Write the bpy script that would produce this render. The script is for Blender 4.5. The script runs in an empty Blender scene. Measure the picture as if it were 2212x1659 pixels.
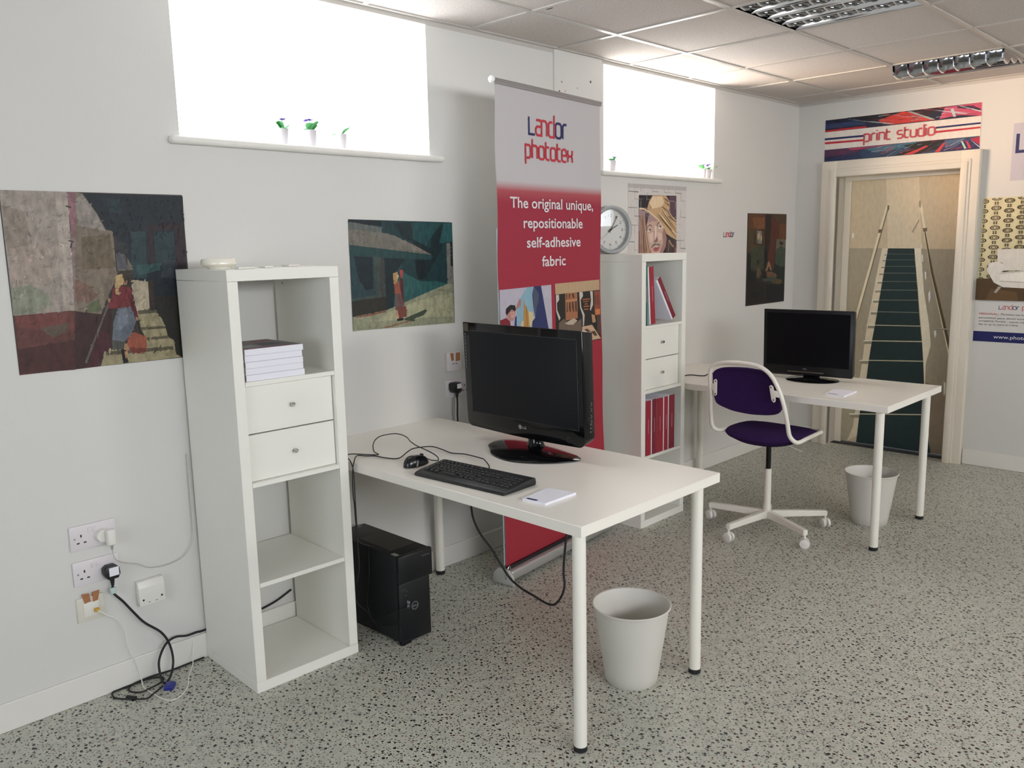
import bpy, bmesh, math, random
from mathutils import Vector, Matrix
from mathutils.geometry import tessellate_polygon
random.seed(7)
PI = math.pi
SC = bpy.context.scene
COL = SC.collection

# ---------------------------------------------------------------- camera
cam_data = bpy.data.cameras.new('camera'); cam = bpy.data.objects.new('camera', cam_data); COL.objects.link(cam)
cam_data.sensor_width = 36.0; cam_data.sensor_fit = 'HORIZONTAL'
cam_data.lens = 1810.6 / 2212 * 36.0
yaw, pitch, roll = 0.7762, -0.1642, -0.0206
fwd = Vector((-math.sin(yaw)*math.cos(pitch), math.cos(yaw)*math.cos(pitch), math.sin(pitch)))
rgt = Vector((math.cos(yaw), math.sin(yaw), 0)); upv = rgt.cross(fwd)
r2 = rgt*math.cos(roll) + upv*math.sin(roll); u2 = upv*math.cos(roll) - rgt*math.sin(roll)
cam.matrix_world = Matrix(((r2.x, u2.x, -fwd.x, 2.9573), (r2.y, u2.y, -fwd.y, -1.3036), (r2.z, u2.z, -fwd.z, 1.5303), (0, 0, 0, 1)))
cam_data.clip_start = 0.05
SC.camera = cam

# ---------------------------------------------------------------- world, daylight, exposure
world = bpy.data.worlds.new('overcast_sky'); SC.world = world; world.use_nodes = True
wn = world.node_tree.nodes; wn['Background'].inputs[0].default_value = (0.86, 0.93, 1.0, 1); wn['Background'].inputs[1].default_value = 6.0

def area(name, loc, size, direction, power, color=(1, 1, 1), spread=180):
    d = bpy.data.lights.new(name, 'AREA'); d.shape = 'RECTANGLE'; d.size, d.size_y = size
    d.energy = power; d.color = color; d.spread = math.radians(spread)
    o = bpy.data.objects.new(name, d); COL.objects.link(o); o.location = loc
    o.rotation_euler = Vector(direction).to_track_quat('-Z', 'Y').to_euler()
    return o
# daylight standing right outside the two high windows of the left wall
area('window_daylight', (-0.16, 0.68, 2.26), (1.40, 0.80), (1, 0, 0), 14, (1.0, 0.94, 0.88))
area('window_daylight', (-0.16, 3.08, 2.26), (1.40, 0.80), (1, 0, 0), 24, (1.0, 0.86, 0.72))
# low warm sun thrown back by the building outside, through the second window onto the back wall
area('reflected_sunlight', (-0.50, 2.75, 2.20), (0.7, 0.4), (2.0, 2.04, 0.02), 6.5, (1.0, 0.64, 0.38), 50)
# daylight in the high windows of the opposite wall and the window behind the camera
area('opposite_daylight', (6.05, -0.35, 2.04), (2.4, 0.62), (-5.7, 1.55, -1.15), 26, (0.98, 0.985, 1.0), 95)
area('opposite_daylight', (6.05, 3.45, 2.04), (1.5, 0.62), (-1, 0, -0.2), 24, (1.0, 0.90, 0.78), 140)
area('rear_window_daylight', (2.6, -3.95, 1.5), (2.4, 1.2), (0, 1, 0), 2.5, (0.98, 0.98, 1.0))

SC.view_settings.view_transform = 'Standard'; SC.view_settings.look = 'None'
SC.view_settings.exposure = 0.0; SC.view_settings.gamma = 1.0; SC.view_settings.use_curve_mapping = False
SC.cycles.use_denoising = True
SC.cycles.max_bounces = 10; SC.cycles.diffuse_bounces = 6; SC.cycles.glossy_bounces = 5
SC.cycles.sample_clamp_indirect = 6.0; SC.cycles.caustics_reflective = False; SC.cycles.caustics_refractive = False

# ---------------------------------------------------------------- materials
def lin(h):
    if isinstance(h, str):
        h = tuple(int(h[i:i+2], 16)/255 for i in (0, 2, 4))
    return tuple(c/12.92 if c <= 0.04045 else ((c+0.055)/1.055)**2.4 for c in h[:3]) + (1.0,)
MATS = {}
def mat(name, col, rough=0.5, metal=0.0, spec=0.5, bump=0.0, bscale=60.0, vary=0.04, vscale=6.0, coat=0.0):
    if name in MATS: return MATS[name]
    m = bpy.data.materials.new(name); m.use_nodes = True; nt = m.node_tree; N = nt.nodes; Lk = nt.links
    b = N['Principled BSDF']; b.inputs['Roughness'].default_value = rough; b.inputs['Metallic'].default_value = metal
    b.inputs['Specular IOR Level'].default_value = spec; b.inputs['Coat Weight'].default_value = coat
    tc = N.new('ShaderNodeTexCoord')
    n1 = N.new('ShaderNodeTexNoise'); n1.inputs['Scale'].default_value = vscale; n1.inputs['Detail'].default_value = 4
    Lk.new(tc.outputs['Object'], n1.inputs['Vector'])
    mx = N.new('ShaderNodeMix'); mx.data_type = 'RGBA'
    c = lin(col); mx.inputs[6].default_value = tuple(x*(1-vary) for x in c[:3])+(1,); mx.inputs[7].default_value = tuple(min(1, x*(1+vary)) for x in c[:3])+(1,)
    Lk.new(n1.outputs['Fac'], mx.inputs[0]); Lk.new(mx.outputs[2], b.inputs['Base Color'])
    if bump:
        n2 = N.new('ShaderNodeTexNoise'); n2.inputs['Scale'].default_value = bscale; n2.inputs['Detail'].default_value = 5
        Lk.new(tc.outputs['Object'], n2.inputs['Vector'])
        bp = N.new('ShaderNodeBump'); bp.inputs['Strength'].default_value = bump; bp.inputs['Distance'].default_value = 0.003
        Lk.new(n2.outputs['Fac'], bp.inputs['Height']); Lk.new(bp.outputs['Normal'], b.inputs['Normal'])
    MATS[name] = m; return m

WALL = mat('wall_paint', 'd6d5d2', 0.75, bump=0.25, bscale=35, vary=0.02, vscale=1.5)
TRIMW = mat('white_gloss_paint', 'e4e2dd', 0.35, bump=0.05, vary=0.02)
CREAM = mat('cream_door_paint', 'e2dacc', 0.45, bump=0.05, vary=0.02)
LAM = mat('white_laminate', 'ebeae3', 0.38, vary=0.015)
DESKM = mat('desk_laminate', 'f0ece4', 0.32, vary=0.015, bump=0.03, bscale=200)
POWDER = mat('white_powder_coat', 'ece9e0', 0.35, vary=0.01)
BLKRUB = mat('black_rubber', '15151a', 0.6)
BLKGLOSS = mat('black_gloss_plastic', '0a0b0e', 0.08, spec=0.35, vary=0.0)
BLKMATT = mat('black_matt_plastic', '15171b', 0.45, bump=0.05, bscale=400)
SCREEN = mat('dark_screen', '0f1218', 0.3, spec=0.25, vary=0.0)
CHROME = mat('chrome', 'c8c8c8', 0.15, metal=1.0, vary=0.0)
ALU = mat('brushed_aluminium', 'b8b8ba', 0.3, metal=0.9)
MIRROR = mat('mirror_louvre', 'd2d2d4', 0.06, metal=1.0, vary=0.0)
PURPLE = mat('purple_upholstery', '34204e', 0.95, spec=0.1, bump=0.5, bscale=900, vary=0.1, vscale=40)
PLASW = mat('white_plastic', 'e4e2dc', 0.35, vary=0.01)
PLASG = mat('pinkish_white_plastic', 'dcd6da', 0.35, vary=0.01)
DARKHOLE = mat('dark_hole', '121212', 0.8)
PAPER = mat('white_paper', 'e8e8f2', 0.7, vary=0.01)
REDBOOK = mat('red_book_cloth', '9a2334', 0.5)
REDBOOK2 = mat('dark_red_book_cloth', '7c2030', 0.5)
GREEN = mat('green_binder', '12624e', 0.45)
BINM = mat('grey_white_plastic', 'd2cfc8', 0.45, vary=0.02)
CLOCKG = mat('grey_clock_rim', '94989a', 0.3)
BROWNTAPE = mat('brown_tape', 'a8704a', 0.5, vary=0.1, vscale=60)
LEAF = mat('violet_leaf', '6cb878', 0.5, vary=0.2, vscale=60)
FLOWER = mat('violet_flower', '7850c0', 0.5, vary=0.2, vscale=60)
POTM = mat('white_plant_pot', 'd8d4da', 0.5)
LOGOBLUE = mat('navy_print', '20245e', 0.5); LOGORED = mat('red_print', 'c02c3e', 0.5)
GREYTXT = mat('grey_print', '50505a', 0.6); LITEPRINT = mat('pale_print', 'd8d2d2', 0.6)
SILVER = mat('silver_print', 'a0a4a8', 0.35, metal=0.3)

def print_material(name, strokes=0.0, rough=0.5):
    if name in MATS: return MATS[name]
    m = bpy.data.materials.new(name); m.use_nodes = True; nt = m.node_tree; N = nt.nodes; Lk = nt.links
    b = N['Principled BSDF']; b.inputs['Roughness'].default_value = rough; b.inputs['Specular IOR Level'].default_value = 0.35
    at = N.new('ShaderNodeAttribute'); at.attribute_name = 'Col'
    tc = N.new('ShaderNodeTexCoord'); mp = N.new('ShaderNodeMapping'); mp.inputs['Scale'].default_value = (1, 1, 0.45)
    n1 = N.new('ShaderNodeTexNoise'); n1.inputs['Scale'].default_value = 55; n1.inputs['Detail'].default_value = 6; n1.inputs['Distortion'].default_value = 0.2
    Lk.new(tc.outputs['Object'], mp.inputs['Vector']); Lk.new(mp.outputs['Vector'], n1.inputs['Vector'])
    mr = N.new('ShaderNodeMapRange'); mr.inputs['From Min'].default_value = 0.3; mr.inputs['From Max'].default_value = 0.7
    mr.inputs['To Min'].default_value = 1-strokes; mr.inputs['To Max'].default_value = 1+strokes
    Lk.new(n1.outputs['Fac'], mr.inputs['Value'])
    vm = N.new('ShaderNodeVectorMath'); vm.operation = 'SCALE'
    Lk.new(at.outputs['Color'], vm.inputs[0]); Lk.new(mr.outputs['Result'], vm.inputs['Scale'])
    Lk.new(vm.outputs['Vector'], b.inputs['Base Color'])
    MATS[name] = m; return m
PAINTING = print_material('painted_print', 0.24, 0.5)
PHOTO = print_material('photo_print', 0.06, 0.55)


# floor: pale vinyl with black, grey and rust chips
def floor_material():
    m = bpy.data.materials.new('speckled_vinyl'); m.use_nodes = True; nt = m.node_tree; N = nt.nodes; Lk = nt.links
    b = N['Principled BSDF']; b.inputs['Roughness'].default_value = 0.42; b.inputs['Specular IOR Level'].default_value = 0.4
    tc = N.new('ShaderNodeTexCoord')
    wn_ = N.new('ShaderNodeTexNoise'); wn_.inputs['Scale'].default_value = 140; wn_.inputs['Detail'].default_value = 2
    Lk.new(tc.outputs['Object'], wn_.inputs['Vector'])
    add = N.new('ShaderNodeVectorMath'); add.operation = 'MULTIPLY_ADD'; add.inputs[1].default_value = (0.006, 0.006, 0)
    Lk.new(wn_.outputs['Color'], add.inputs[0]); Lk.new(tc.outputs['Object'], add.inputs[2])
    base = N.new('ShaderNodeTexNoise'); base.inputs['Scale'].default_value = 28; base.inputs['Detail'].default_value = 6; base.inputs['Roughness'].default_value = 0.7
    Lk.new(tc.outputs['Object'], base.inputs['Vector'])
    ramp = N.new('ShaderNodeValToRGB'); ramp.color_ramp.elements[0].position = 0.32; ramp.color_ramp.elements[0].color = lin('b2b2a8')
    ramp.color_ramp.elements[1].position = 0.68; ramp.color_ramp.elements[1].color = lin('cacabe')
    Lk.new(base.outputs['Fac'], ramp.inputs['Fac']); cur = ramp.outputs['Color']
    for i, (sc, rad, keep, col) in enumerate(((150, 0.25, 0.40, '989c96'), (80, 0.24, 0.40, '7c807a'), (95, 0.22, 0.26, '3c4044'), (42, 0.185, 0.46, '1a1c20'), (46, 0.15, 0.24, '74483a'), (24, 0.115, 0.36, '15171b'))):
        mp = N.new('ShaderNodeMapping'); mp.inputs['Location'].default_value = (i*3.7, i*1.3, 0); mp.inputs['Rotation'].default_value = (0, 0, i*0.8)
        mp.inputs['Scale'].default_value = (1.0, 1.2, 1); Lk.new(add.outputs['Vector'], mp.inputs['Vector'])
        v = N.new('ShaderNodeTexVoronoi'); v.inputs['Scale'].default_value = sc; v.voronoi_dimensions = '2D'; Lk.new(mp.outputs['Vector'], v.inputs['Vector'])
        sep = N.new('ShaderNodeSeparateColor'); Lk.new(v.outputs['Color'], sep.inputs['Color'])
        k = N.new('ShaderNodeMath'); k.operation = 'LESS_THAN'; Lk.new(sep.outputs[0], k.inputs[0]); k.inputs[1].default_value = keep
        rr = N.new('ShaderNodeMath'); rr.operation = 'MULTIPLY_ADD'; Lk.new(sep.outputs[1], rr.inputs[0]); rr.inputs[1].default_value = rad*0.7; rr.inputs[2].default_value = rad*0.6
        lt = N.new('ShaderNodeMath'); lt.operation = 'LESS_THAN'; Lk.new(v.outputs['Distance'], lt.inputs[0]); Lk.new(rr.outputs[0], lt.inputs[1])
        mul = N.new('ShaderNodeMath'); mul.operation = 'MULTIPLY'; Lk.new(k.outputs[0], mul.inputs[0]); Lk.new(lt.outputs[0], mul.inputs[1])
        mx = N.new('ShaderNodeMix'); mx.data_type = 'RGBA'; Lk.new(mul.outputs[0], mx.inputs[0]); Lk.new(cur, mx.inputs[6]); mx.inputs[7].default_value = lin(col)
        cur = mx.outputs[2]
    Lk.new(cur, b.inputs['Base Color'])
    return m
FLOOR = floor_material()

def ceiling_material():
    m = bpy.data.materials.new('mineral_tile'); m.use_nodes = True; nt = m.node_tree; N = nt.nodes; Lk = nt.links
    b = N['Principled BSDF']; b.inputs['Roughness'].default_value = 0.9
    tc = N.new('ShaderNodeTexCoord'); v = N.new('ShaderNodeTexNoise'); v.inputs['Scale'].default_value = 180; v.inputs['Detail'].default_value = 3
    Lk.new(tc.outputs['Object'], v.inputs['Vector'])
    r = N.new('ShaderNodeValToRGB'); r.color_ramp.elements[0].position = 0.3; r.color_ramp.elements[0].color = lin('b4aca8'); r.color_ramp.elements[1].position = 0.55; r.color_ramp.elements[1].color = lin('cdc6c1')
    Lk.new(v.outputs['Fac'], r.inputs['Fac']); Lk.new(r.outputs['Color'], b.inputs['Base Color'])
    bp = N.new('ShaderNodeBump'); bp.inputs['Strength'].default_value = 0.4; bp.inputs['Distance'].default_value = 0.002
    Lk.new(v.outputs['Fac'], bp.inputs['Height']); Lk.new(bp.outputs['Normal'], b.inputs['Normal'])
    return m
CEIL = ceiling_material()

def glass_material(name, tint=(1, 1, 1, 1), refl=0.08):
    m = bpy.data.materials.new(name); m.use_nodes = True; nt = m.node_tree; N = nt.nodes; Lk = nt.links
    N.remove(N['Principled BSDF']); t = N.new('ShaderNodeBsdfTransparent'); t.inputs[0].default_value = tint
    g = N.new('ShaderNodeBsdfGlossy'); g.inputs['Roughness'].default_value = 0.02
    mx = N.new('ShaderNodeMixShader'); mx.inputs[0].default_value = refl
    Lk.new(t.outputs[0], mx.inputs[1]); Lk.new(g.outputs[0], mx.inputs[2]); Lk.new(mx.outputs[0], N['Material Output'].inputs['Surface'])
    return m
GLASS = glass_material('window_glass')

def banner_material():
    m = bpy.data.materials.new('banner_fabric_print'); m.use_nodes = True; nt = m.node_tree; N = nt.nodes; Lk = nt.links
    b = N['Principled BSDF']; b.inputs['Roughness'].default_value = 0.7
    tc = N.new('ShaderNodeTexCoord'); s = N.new('ShaderNodeSeparateXYZ'); Lk.new(tc.outputs['Object'], s.inputs[0])
    mr = N.new('ShaderNodeMapRange'); mr.inputs['From Min'].default_value = 1.0; mr.inputs['From Max'].default_value = 2.0; Lk.new(s.outputs['Z'], mr.inputs['Value'])
    r = N.new('ShaderNodeValToRGB'); e = r.color_ramp.elements
    e[0].position = 0.0; e[0].color = lin('9c2434'); e[1].position = 1.0; e[1].color = lin('c2bec1')
    for p, c in ((0.715, '9c2a40'), (0.765, 'ac5058'), (0.805, 'c2bec1')):
        q = e.new(p); q.color = lin(c)
    Lk.new(mr.outputs[0], r.inputs['Fac']); Lk.new(r.outputs['Color'], b.inputs['Base Color'])
    return m

# ---------------------------------------------------------------- mesh helpers
def bx(bm, lo, hi, bev=0.0, seg=2):
    t = bmesh.new(); c = [(lo[i]+hi[i])/2 for i in range(3)]; s = [abs(hi[i]-lo[i]) for i in range(3)]
    bmesh.ops.create_cube(t, size=1.0, matrix=Matrix.Translation(c) @ Matrix.Diagonal((s[0], s[1], s[2], 1)))
    if bev > 0:
        bmesh.ops.bevel(t, geom=list(t.edges), offset=min(bev, min(s)*0.45), segments=seg, profile=0.5, affect='EDGES')
    me = bpy.data.meshes.new('tmp'); t.to_mesh(me); t.free(); bm.from_mesh(me); bpy.data.meshes.remove(me)
    return bm
def cyl(bm, p0, p1, r0, r1=None, n=24, caps=True):
    r1 = r0 if r1 is None else r1; p0 = Vector(p0); p1 = Vector(p1); d = (p1-p0).normalized()
    a = d.orthogonal().normalized(); b = d.cross(a); R = []
    for p, r in ((p0, r0), (p1, r1)):
        R.append([bm.verts.new(p + a*math.cos(2*PI*i/n)*r + b*math.sin(2*PI*i/n)*r) for i in range(n)])
    for i in range(n):
        bm.faces.new((R[0][i], R[0][(i+1) % n], R[1][(i+1) % n], R[1][i]))
    if caps:
        bm.faces.new(R[0][::-1]); bm.faces.new(R[1])
    return bm
def lathe(bm, prof, n=48, c=(0, 0, 0), closed=False, axis='Z'):
    rings = []
    for r, z in prof:
        ring = []
        for i in range(n):
            a = 2*PI*i/n
            if r < 1e-6:
                p = (0, 0, z)
            else: p = (r*math.cos(a), r*math.sin(a), z)
            if axis == 'X': p = (p[2], p[0], p[1])
            if axis == 'Y': p = (p[0], p[2], p[1])
            ring.append(bm.verts.new((p[0]+c[0], p[1]+c[1], p[2]+c[2])))
            if r < 1e-6: ring = [ring[0]]*n; break
        rings.append(ring)
    m = len(rings)
    for k in range(m if closed else m-1):
        A, B = rings[k], rings[(k+1) % m]
        for i in range(n):
            f = [A[i], A[(i+1) % n], B[(i+1) % n], B[i]]; u = []
            for v in f:
                if v not in u: u.append(v)
            if len(u) > 2:
                try: bm.faces.new(u)
                except ValueError: pass
    return bm
def spline(pts, sub=8, closed=False):
    P = [Vector(p) for p in pts]; n = len(P); out = []
    rng = range(n if closed else n-1)
    for i in rng:
        p1, p2 = P[i], P[(i+1) % n]
        p0 = P[i-1] if (i > 0 or closed) else p1*2-p2
        p3 = P[(i+2) % n] if (i+2 < n or closed) else p2*2-p1
        for k in range(sub):
            t = k/sub
            out.append(0.5*((2*p1)+(-p0+p2)*t+(2*p0-5*p1+4*p2-p3)*t*t+(-p0+3*p1-3*p2+p3)*t**3))
    if not closed: out.append(P[-1])
    return out
def tube(bm, pts, r, n=10, closed=False):
    P = [Vector(p) for p in pts]; m = len(P); rings = []
    def tan(i):
        if closed: return (P[(i+1) % m]-P[i-1]).normalized()
        return (P[min(i+1, m-1)]-P[max(i-1, 0)]).normalized()
    a = tan(0).orthogonal().normalized()
    for i in range(m):
        t = tan(i); a = (a - t*a.dot(t)).normalized(); b = t.cross(a)
        rings.append([bm.verts.new(P[i] + a*math.cos(2*PI*k/n)*r + b*math.sin(2*PI*k/n)*r) for k in range(n)])
    for i in range(m if closed else m-1):
        A, B = rings[i], rings[(i+1) % m]
        off = 0
        if closed and i == m-1:
            off = min(range(n), key=lambda o: (A[0].co-B[o].co).length)
        for k in range(n):
            bm.faces.new((A[k], A[(k+1) % n], B[(k+1+off) % n], B[(k+off) % n]))
    if not closed:
        bm.faces.new(rings[0][::-1]); bm.faces.new(rings[-1])
    return bm
def prism(bm, poly, lo, hi, axis='Z', bev=0.0):
    t = bmesh.new()
    def mk(p, h):
        return {'Z': (p[0], p[1], h), 'Y': (p[0], h, p[1]), 'X': (h, p[0], p[1])}[axis]
    vs = [t.verts.new(mk(p, lo)) for p in poly]; f = t.faces.new(vs)
    r = bmesh.ops.extrude_face_region(t, geom=[f]); d = Vector(mk((0, 0), hi-lo))
    bmesh.ops.translate(t, verts=[g for g in r['geom'] if isinstance(g, bmesh.types.BMVert)], vec=d)
    bmesh.ops.recalc_face_normals(t, faces=t.faces)
    if bev > 0: bmesh.ops.bevel(t, geom=list(t.edges), offset=bev, segments=2, profile=0.5, affect='EDGES')
    me = bpy.data.meshes.new('tmp'); t.to_mesh(me); t.free(); bm.from_mesh(me); bpy.data.meshes.remove(me)
    return bm
def NB(): return bmesh.new()
def obj(name, bm, m, parent=None, smooth=True, fix=True, loc=None):
    if fix: bmesh.ops.recalc_face_normals(bm, faces=bm.faces)
    me = bpy.data.meshes.new(name); bm.to_mesh(me); bm.free()
    if m: me.materials.append(m)
    if smooth and len(me.polygons):
        me.polygons.foreach_set('use_smooth', [True]*len(me.polygons)); me.set_sharp_from_angle(angle=math.radians(38))
    o = bpy.data.objects.new(name, me); COL.objects.link(o)
    if parent: o.parent = parent
    if loc: o.location = loc
    return o
def tag(o, label, cat, group=None):
    o['label'] = label; o['category'] = cat
    if group: o['group'] = group
    return o
def thing(name, label, cat, loc=(0, 0, 0), rotz=0.0, group=None):
    o = bpy.data.objects.new(name, None); COL.objects.link(o); o.empty_display_size = 0.05
    o.location = loc; o.rotation_euler = (0, 0, rotz); return tag(o, label, cat, group)
def struct(name, bm, m, parent=None, smooth=False):
    o = obj(name, bm, m, parent, smooth)
    if not parent: o['kind'] = 'structure'
    return o
def copy_tree(o, parent=None):
    c = o.copy(); COL.objects.link(c); c.parent = parent
    for ch in [x for x in bpy.data.objects if x.parent == o]: copy_tree(ch, c)
    return c
def box_obj(name, lo, hi, m, parent=None, bev=0.0, **k): return obj(name, bx(NB(), lo, hi, bev), m, parent, **k)

# pictures: coloured shapes of a print in millimetres of its sheet, laid as one flat mesh on the sheet
def flat_art(name, shapes, place, m, parent=None, step=0.00006, base=0.0004, gain=1.0, sat=1.0):
    bm = NB(); cl = bm.loops.layers.float_color.new('Col')
    for i, (col, flat) in enumerate(shapes):
        pts = [(flat[k]/1000, flat[k+1]/1000) for k in range(0, len(flat), 2)]
        c = lin(col); lum = .3*c[0]+.6*c[1]+.1*c[2]; c = tuple(min(.9, (lum+(q-lum)*sat)*gain) for q in c[:3])+(1.0,); d = base + step*i; V = [bm.verts.new(place(h, z, d)) for h, z in pts]
        for tri in tessellate_polygon([[Vector((h, z, 0)) for h, z in pts]]):
            try: f = bm.faces.new([V[k] for k in tri])
            except ValueError: continue
            for l in f.loops: l[cl] = c
    return obj(name, bm, m, parent, smooth=False, fix=False)
def inside(p, poly):
    c = False; j = len(poly)-1
    for i in range(len(poly)):
        a, b = poly[i], poly[j]
        if (a[1] > p[1]) != (b[1] > p[1]) and p[0] < (b[0]-a[0])*(p[1]-a[1])/(b[1]-a[1])+a[0]: c = not c
        j = i
    return c
def dabs(shapes, n, ln, wd, ang, jit, seed, lo=0):
    # brush dabs: short strokes that take the colour beneath them, slightly lighter or darker
    r = random.Random(seed); polys = [(c, [(f[k], f[k+1]) for k in range(0, len(f), 2)]) for c, f in shapes]
    bx0 = polys[0][1]; X = [p[0] for p in bx0]; Z = [p[1] for p in bx0]; out = list(shapes)
    for _ in range(n):
        p = (r.uniform(min(X)+4, max(X)-4), r.uniform(min(Z)+4, max(Z)-4)); col = None
        for c, poly in reversed(polys):
            if inside(p, poly): col = c; break
        if col is None: continue
        a = math.radians(r.uniform(*ang)); l = ln*r.uniform(.4, 1.2); w = wd*r.uniform(.5, 1.3); g = 1+r.uniform(-jit, jit)
        col = ''.join('%02x' % max(0, min(255, int(int(col[k:k+2], 16)*g+r.uniform(-5, 5)))) for k in (0, 2, 4))
        ca, sa = math.cos(a), math.sin(a); q = []
        for u, v in ((-l, -w*.4), (-l*.6, -w), (l*.7, -w*.8), (l, 0), (l*.6, w), (-l*.7, w*.7)):
            x = min(max(p[0]+u*ca-v*sa, min(X)+1), max(X)-1); z = min(max(p[1]+u*sa+v*ca, min(Z)+8), max(Z)-8)
            q += [x, z]
        out.append((col, tuple(q)))
    return out
def on_left_wall(oy, oz, x=0.0):
    return lambda h, z, d: (x+d, oy+h, oz+z)
def on_back_wall(ox, oz, y):
    return lambda h, z, d: (ox+h, y-d, oz+z)
def ellipse(cx, cz, rx, rz, n=18, w=None):
    o = [(cx+rx*math.cos(2*PI*i/n), cz+rz*math.sin(2*PI*i/n)) for i in range(n)]
    return o

# lettering -------------------------------------------------------
GLYPH = {
 'L': (0.72, [[(0, 1.17), (0, 0), (.6, 0)]]),
 'a': (0.80, [[(.05, 1), (.5, 1), (.62, .85), (.62, 0), (.15, 0), (0, .15), (0, .42), (.15, .57), (.5, .57)]]),
 'n': (0.72, [[(-.1, 1), (.3, 1), (.45, .85), (.45, 0)]]),
 'd': (0.80, [[(.6, 1.5), (.6, 0), (.15, 0), (0, .15), (0, .85), (.15, 1), (.42, 1)]]),
 'o': (0.86, [[(.15, 0), (.5, 0), (.65, .15), (.65, .85), (.5, 1), (.15, 1), (0, .85), (0, .15), (.15, 0)]]),
 'r': (0.62, [[(0, 0), (0, .85), (.15, 1), (.42, 1)]]),
 'p': (0.82, [[(0, -.5), (0, 1), (.45, 1), (.6, .85), (.6, .15), (.45, 0), (.15, 0)]]),
 'h': (0.82, [[(0, 1.5), (0, 0)], [(0, 1), (.45, 1), (.6, .85), (.6, 0)]]),
 't': (0.62, [[(0, 1.42), (0, .15), (.15, 0), (.45, 0)], [(0, 1), (.42, 1)]]),
 'e': (0.80, [[(.55, 0), (.15, 0), (0, .15), (0, .85), (.15, 1), (.45, 1), (.6, .85), (.6, .5), (.12, .5)]]),
 'x': (0.70, [[(0, 1), (0, .65), (.15, .5), (.45, .5), (.6, .65), (.6, 1)], [(0, 0), (0, .35), (.15, .5)], [(.45, .5), (.6, .35), (.6, 0)]]),
 'i': (0.25, [[(0, 0), (0, 1)], [(0, 1.28), (0, 1.42)]]),
 'N': (0.80, [[(0, 0), (0, 1), (.45, 1), (.6, .85), (.6, 0)]]),
 's': (0.78, [[(.55, 1), (.15, 1), (0, .85), (0, .65), (.12, .52), (.48, .48), (.6, .35), (.6, .15), (.45, 0), (.02, 0)]]),
 'u': (0.80, [[(0, 1), (0, .15), (.15, 0), (.6, 0)], [(.6, 1), (.6, 0)]]),
 ' ': (0.55, [])}
def stroke_word(word, h0, z0, width, xh, place, m, parent, name='lettering', wt=0.13):
    tot = sum(GLYPH[c][0] for c in word) - 0.2; sx = width/tot; bm = NB(); x = 0
    for ch in word:
        adv, lines = GLYPH[ch]
        for ln in lines:
            P = [Vector(((x+a)*sx, b*xh)) for a, b in ln]; w = wt*min(sx, xh)*1.0
            closed = (P[0]-P[-1]).length < 1e-6
            if closed: P = P[:-1]
            n = len(P); off = []
            for i in range(n):
                pa = P[i-1] if (i > 0 or closed) else None; pb = P[(i+1) % n] if (i < n-1 or closed) else None
                d1 = (P[i]-pa).normalized() if pa is not None else None; d2 = (pb-P[i]).normalized() if pb is not None else None
                if d1 is None: d1 = d2
                if d2 is None: d2 = d1
                n1 = Vector((-d1.y, d1.x)); n2 = Vector((-d2.y, d2.x)); mm = (n1+n2)
                mm = mm/max(0.3, mm.dot(n1)) if mm.length > 1e-6 else n1
                off.append((P[i]+mm*w/1.0*0.5, P[i]-mm*w*0.5))
            V = [(bm.verts.new(place(h0+a.x, z0+a.y, 0.0011)), bm.verts.new(place(h0+b.x, z0+b.y, 0.0011))) for a, b in off]
            for i in range(n if closed else n-1):
                A, B = V[i], V[(i+1) % n]; bm.faces.new((A[0], A[1], B[1], B[0]))
        x += adv
    return obj(name, bm, m, parent, smooth=False, fix=False)
def type_mesh(text, h0, z0, width, height, place, m, parent, name='lettering', bold=0.0, d=0.0011):
    cu = bpy.data.curves.new('t', 'FONT'); cu.body = text; cu.size = 1.0; cu.offset = bold; cu.resolution_u = 3
    o = bpy.data.objects.new('t', cu); COL.objects.link(o)
    dg = bpy.context.evaluated_depsgraph_get(); dg.update()
    me = bpy.data.meshes.new_from_object(o.evaluated_get(dg)); bpy.data.objects.remove(o); bpy.data.curves.remove(cu)
    xs = [v.co.x for v in me.vertices]; x0, x1 = min(xs), max(xs); cap = 0.73
    for v in me.vertices:
        h = h0 + (v.co.x-x0)/(x1-x0)*width; z = z0 + v.co.y/cap*height
        v.co = place(h, z, d)
    me.materials.clear(); me.materials.append(m)
    me.name = name; ob = bpy.data.objects.new(name, me); COL.objects.link(ob)
    if parent: ob.parent = parent
    return ob

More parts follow.
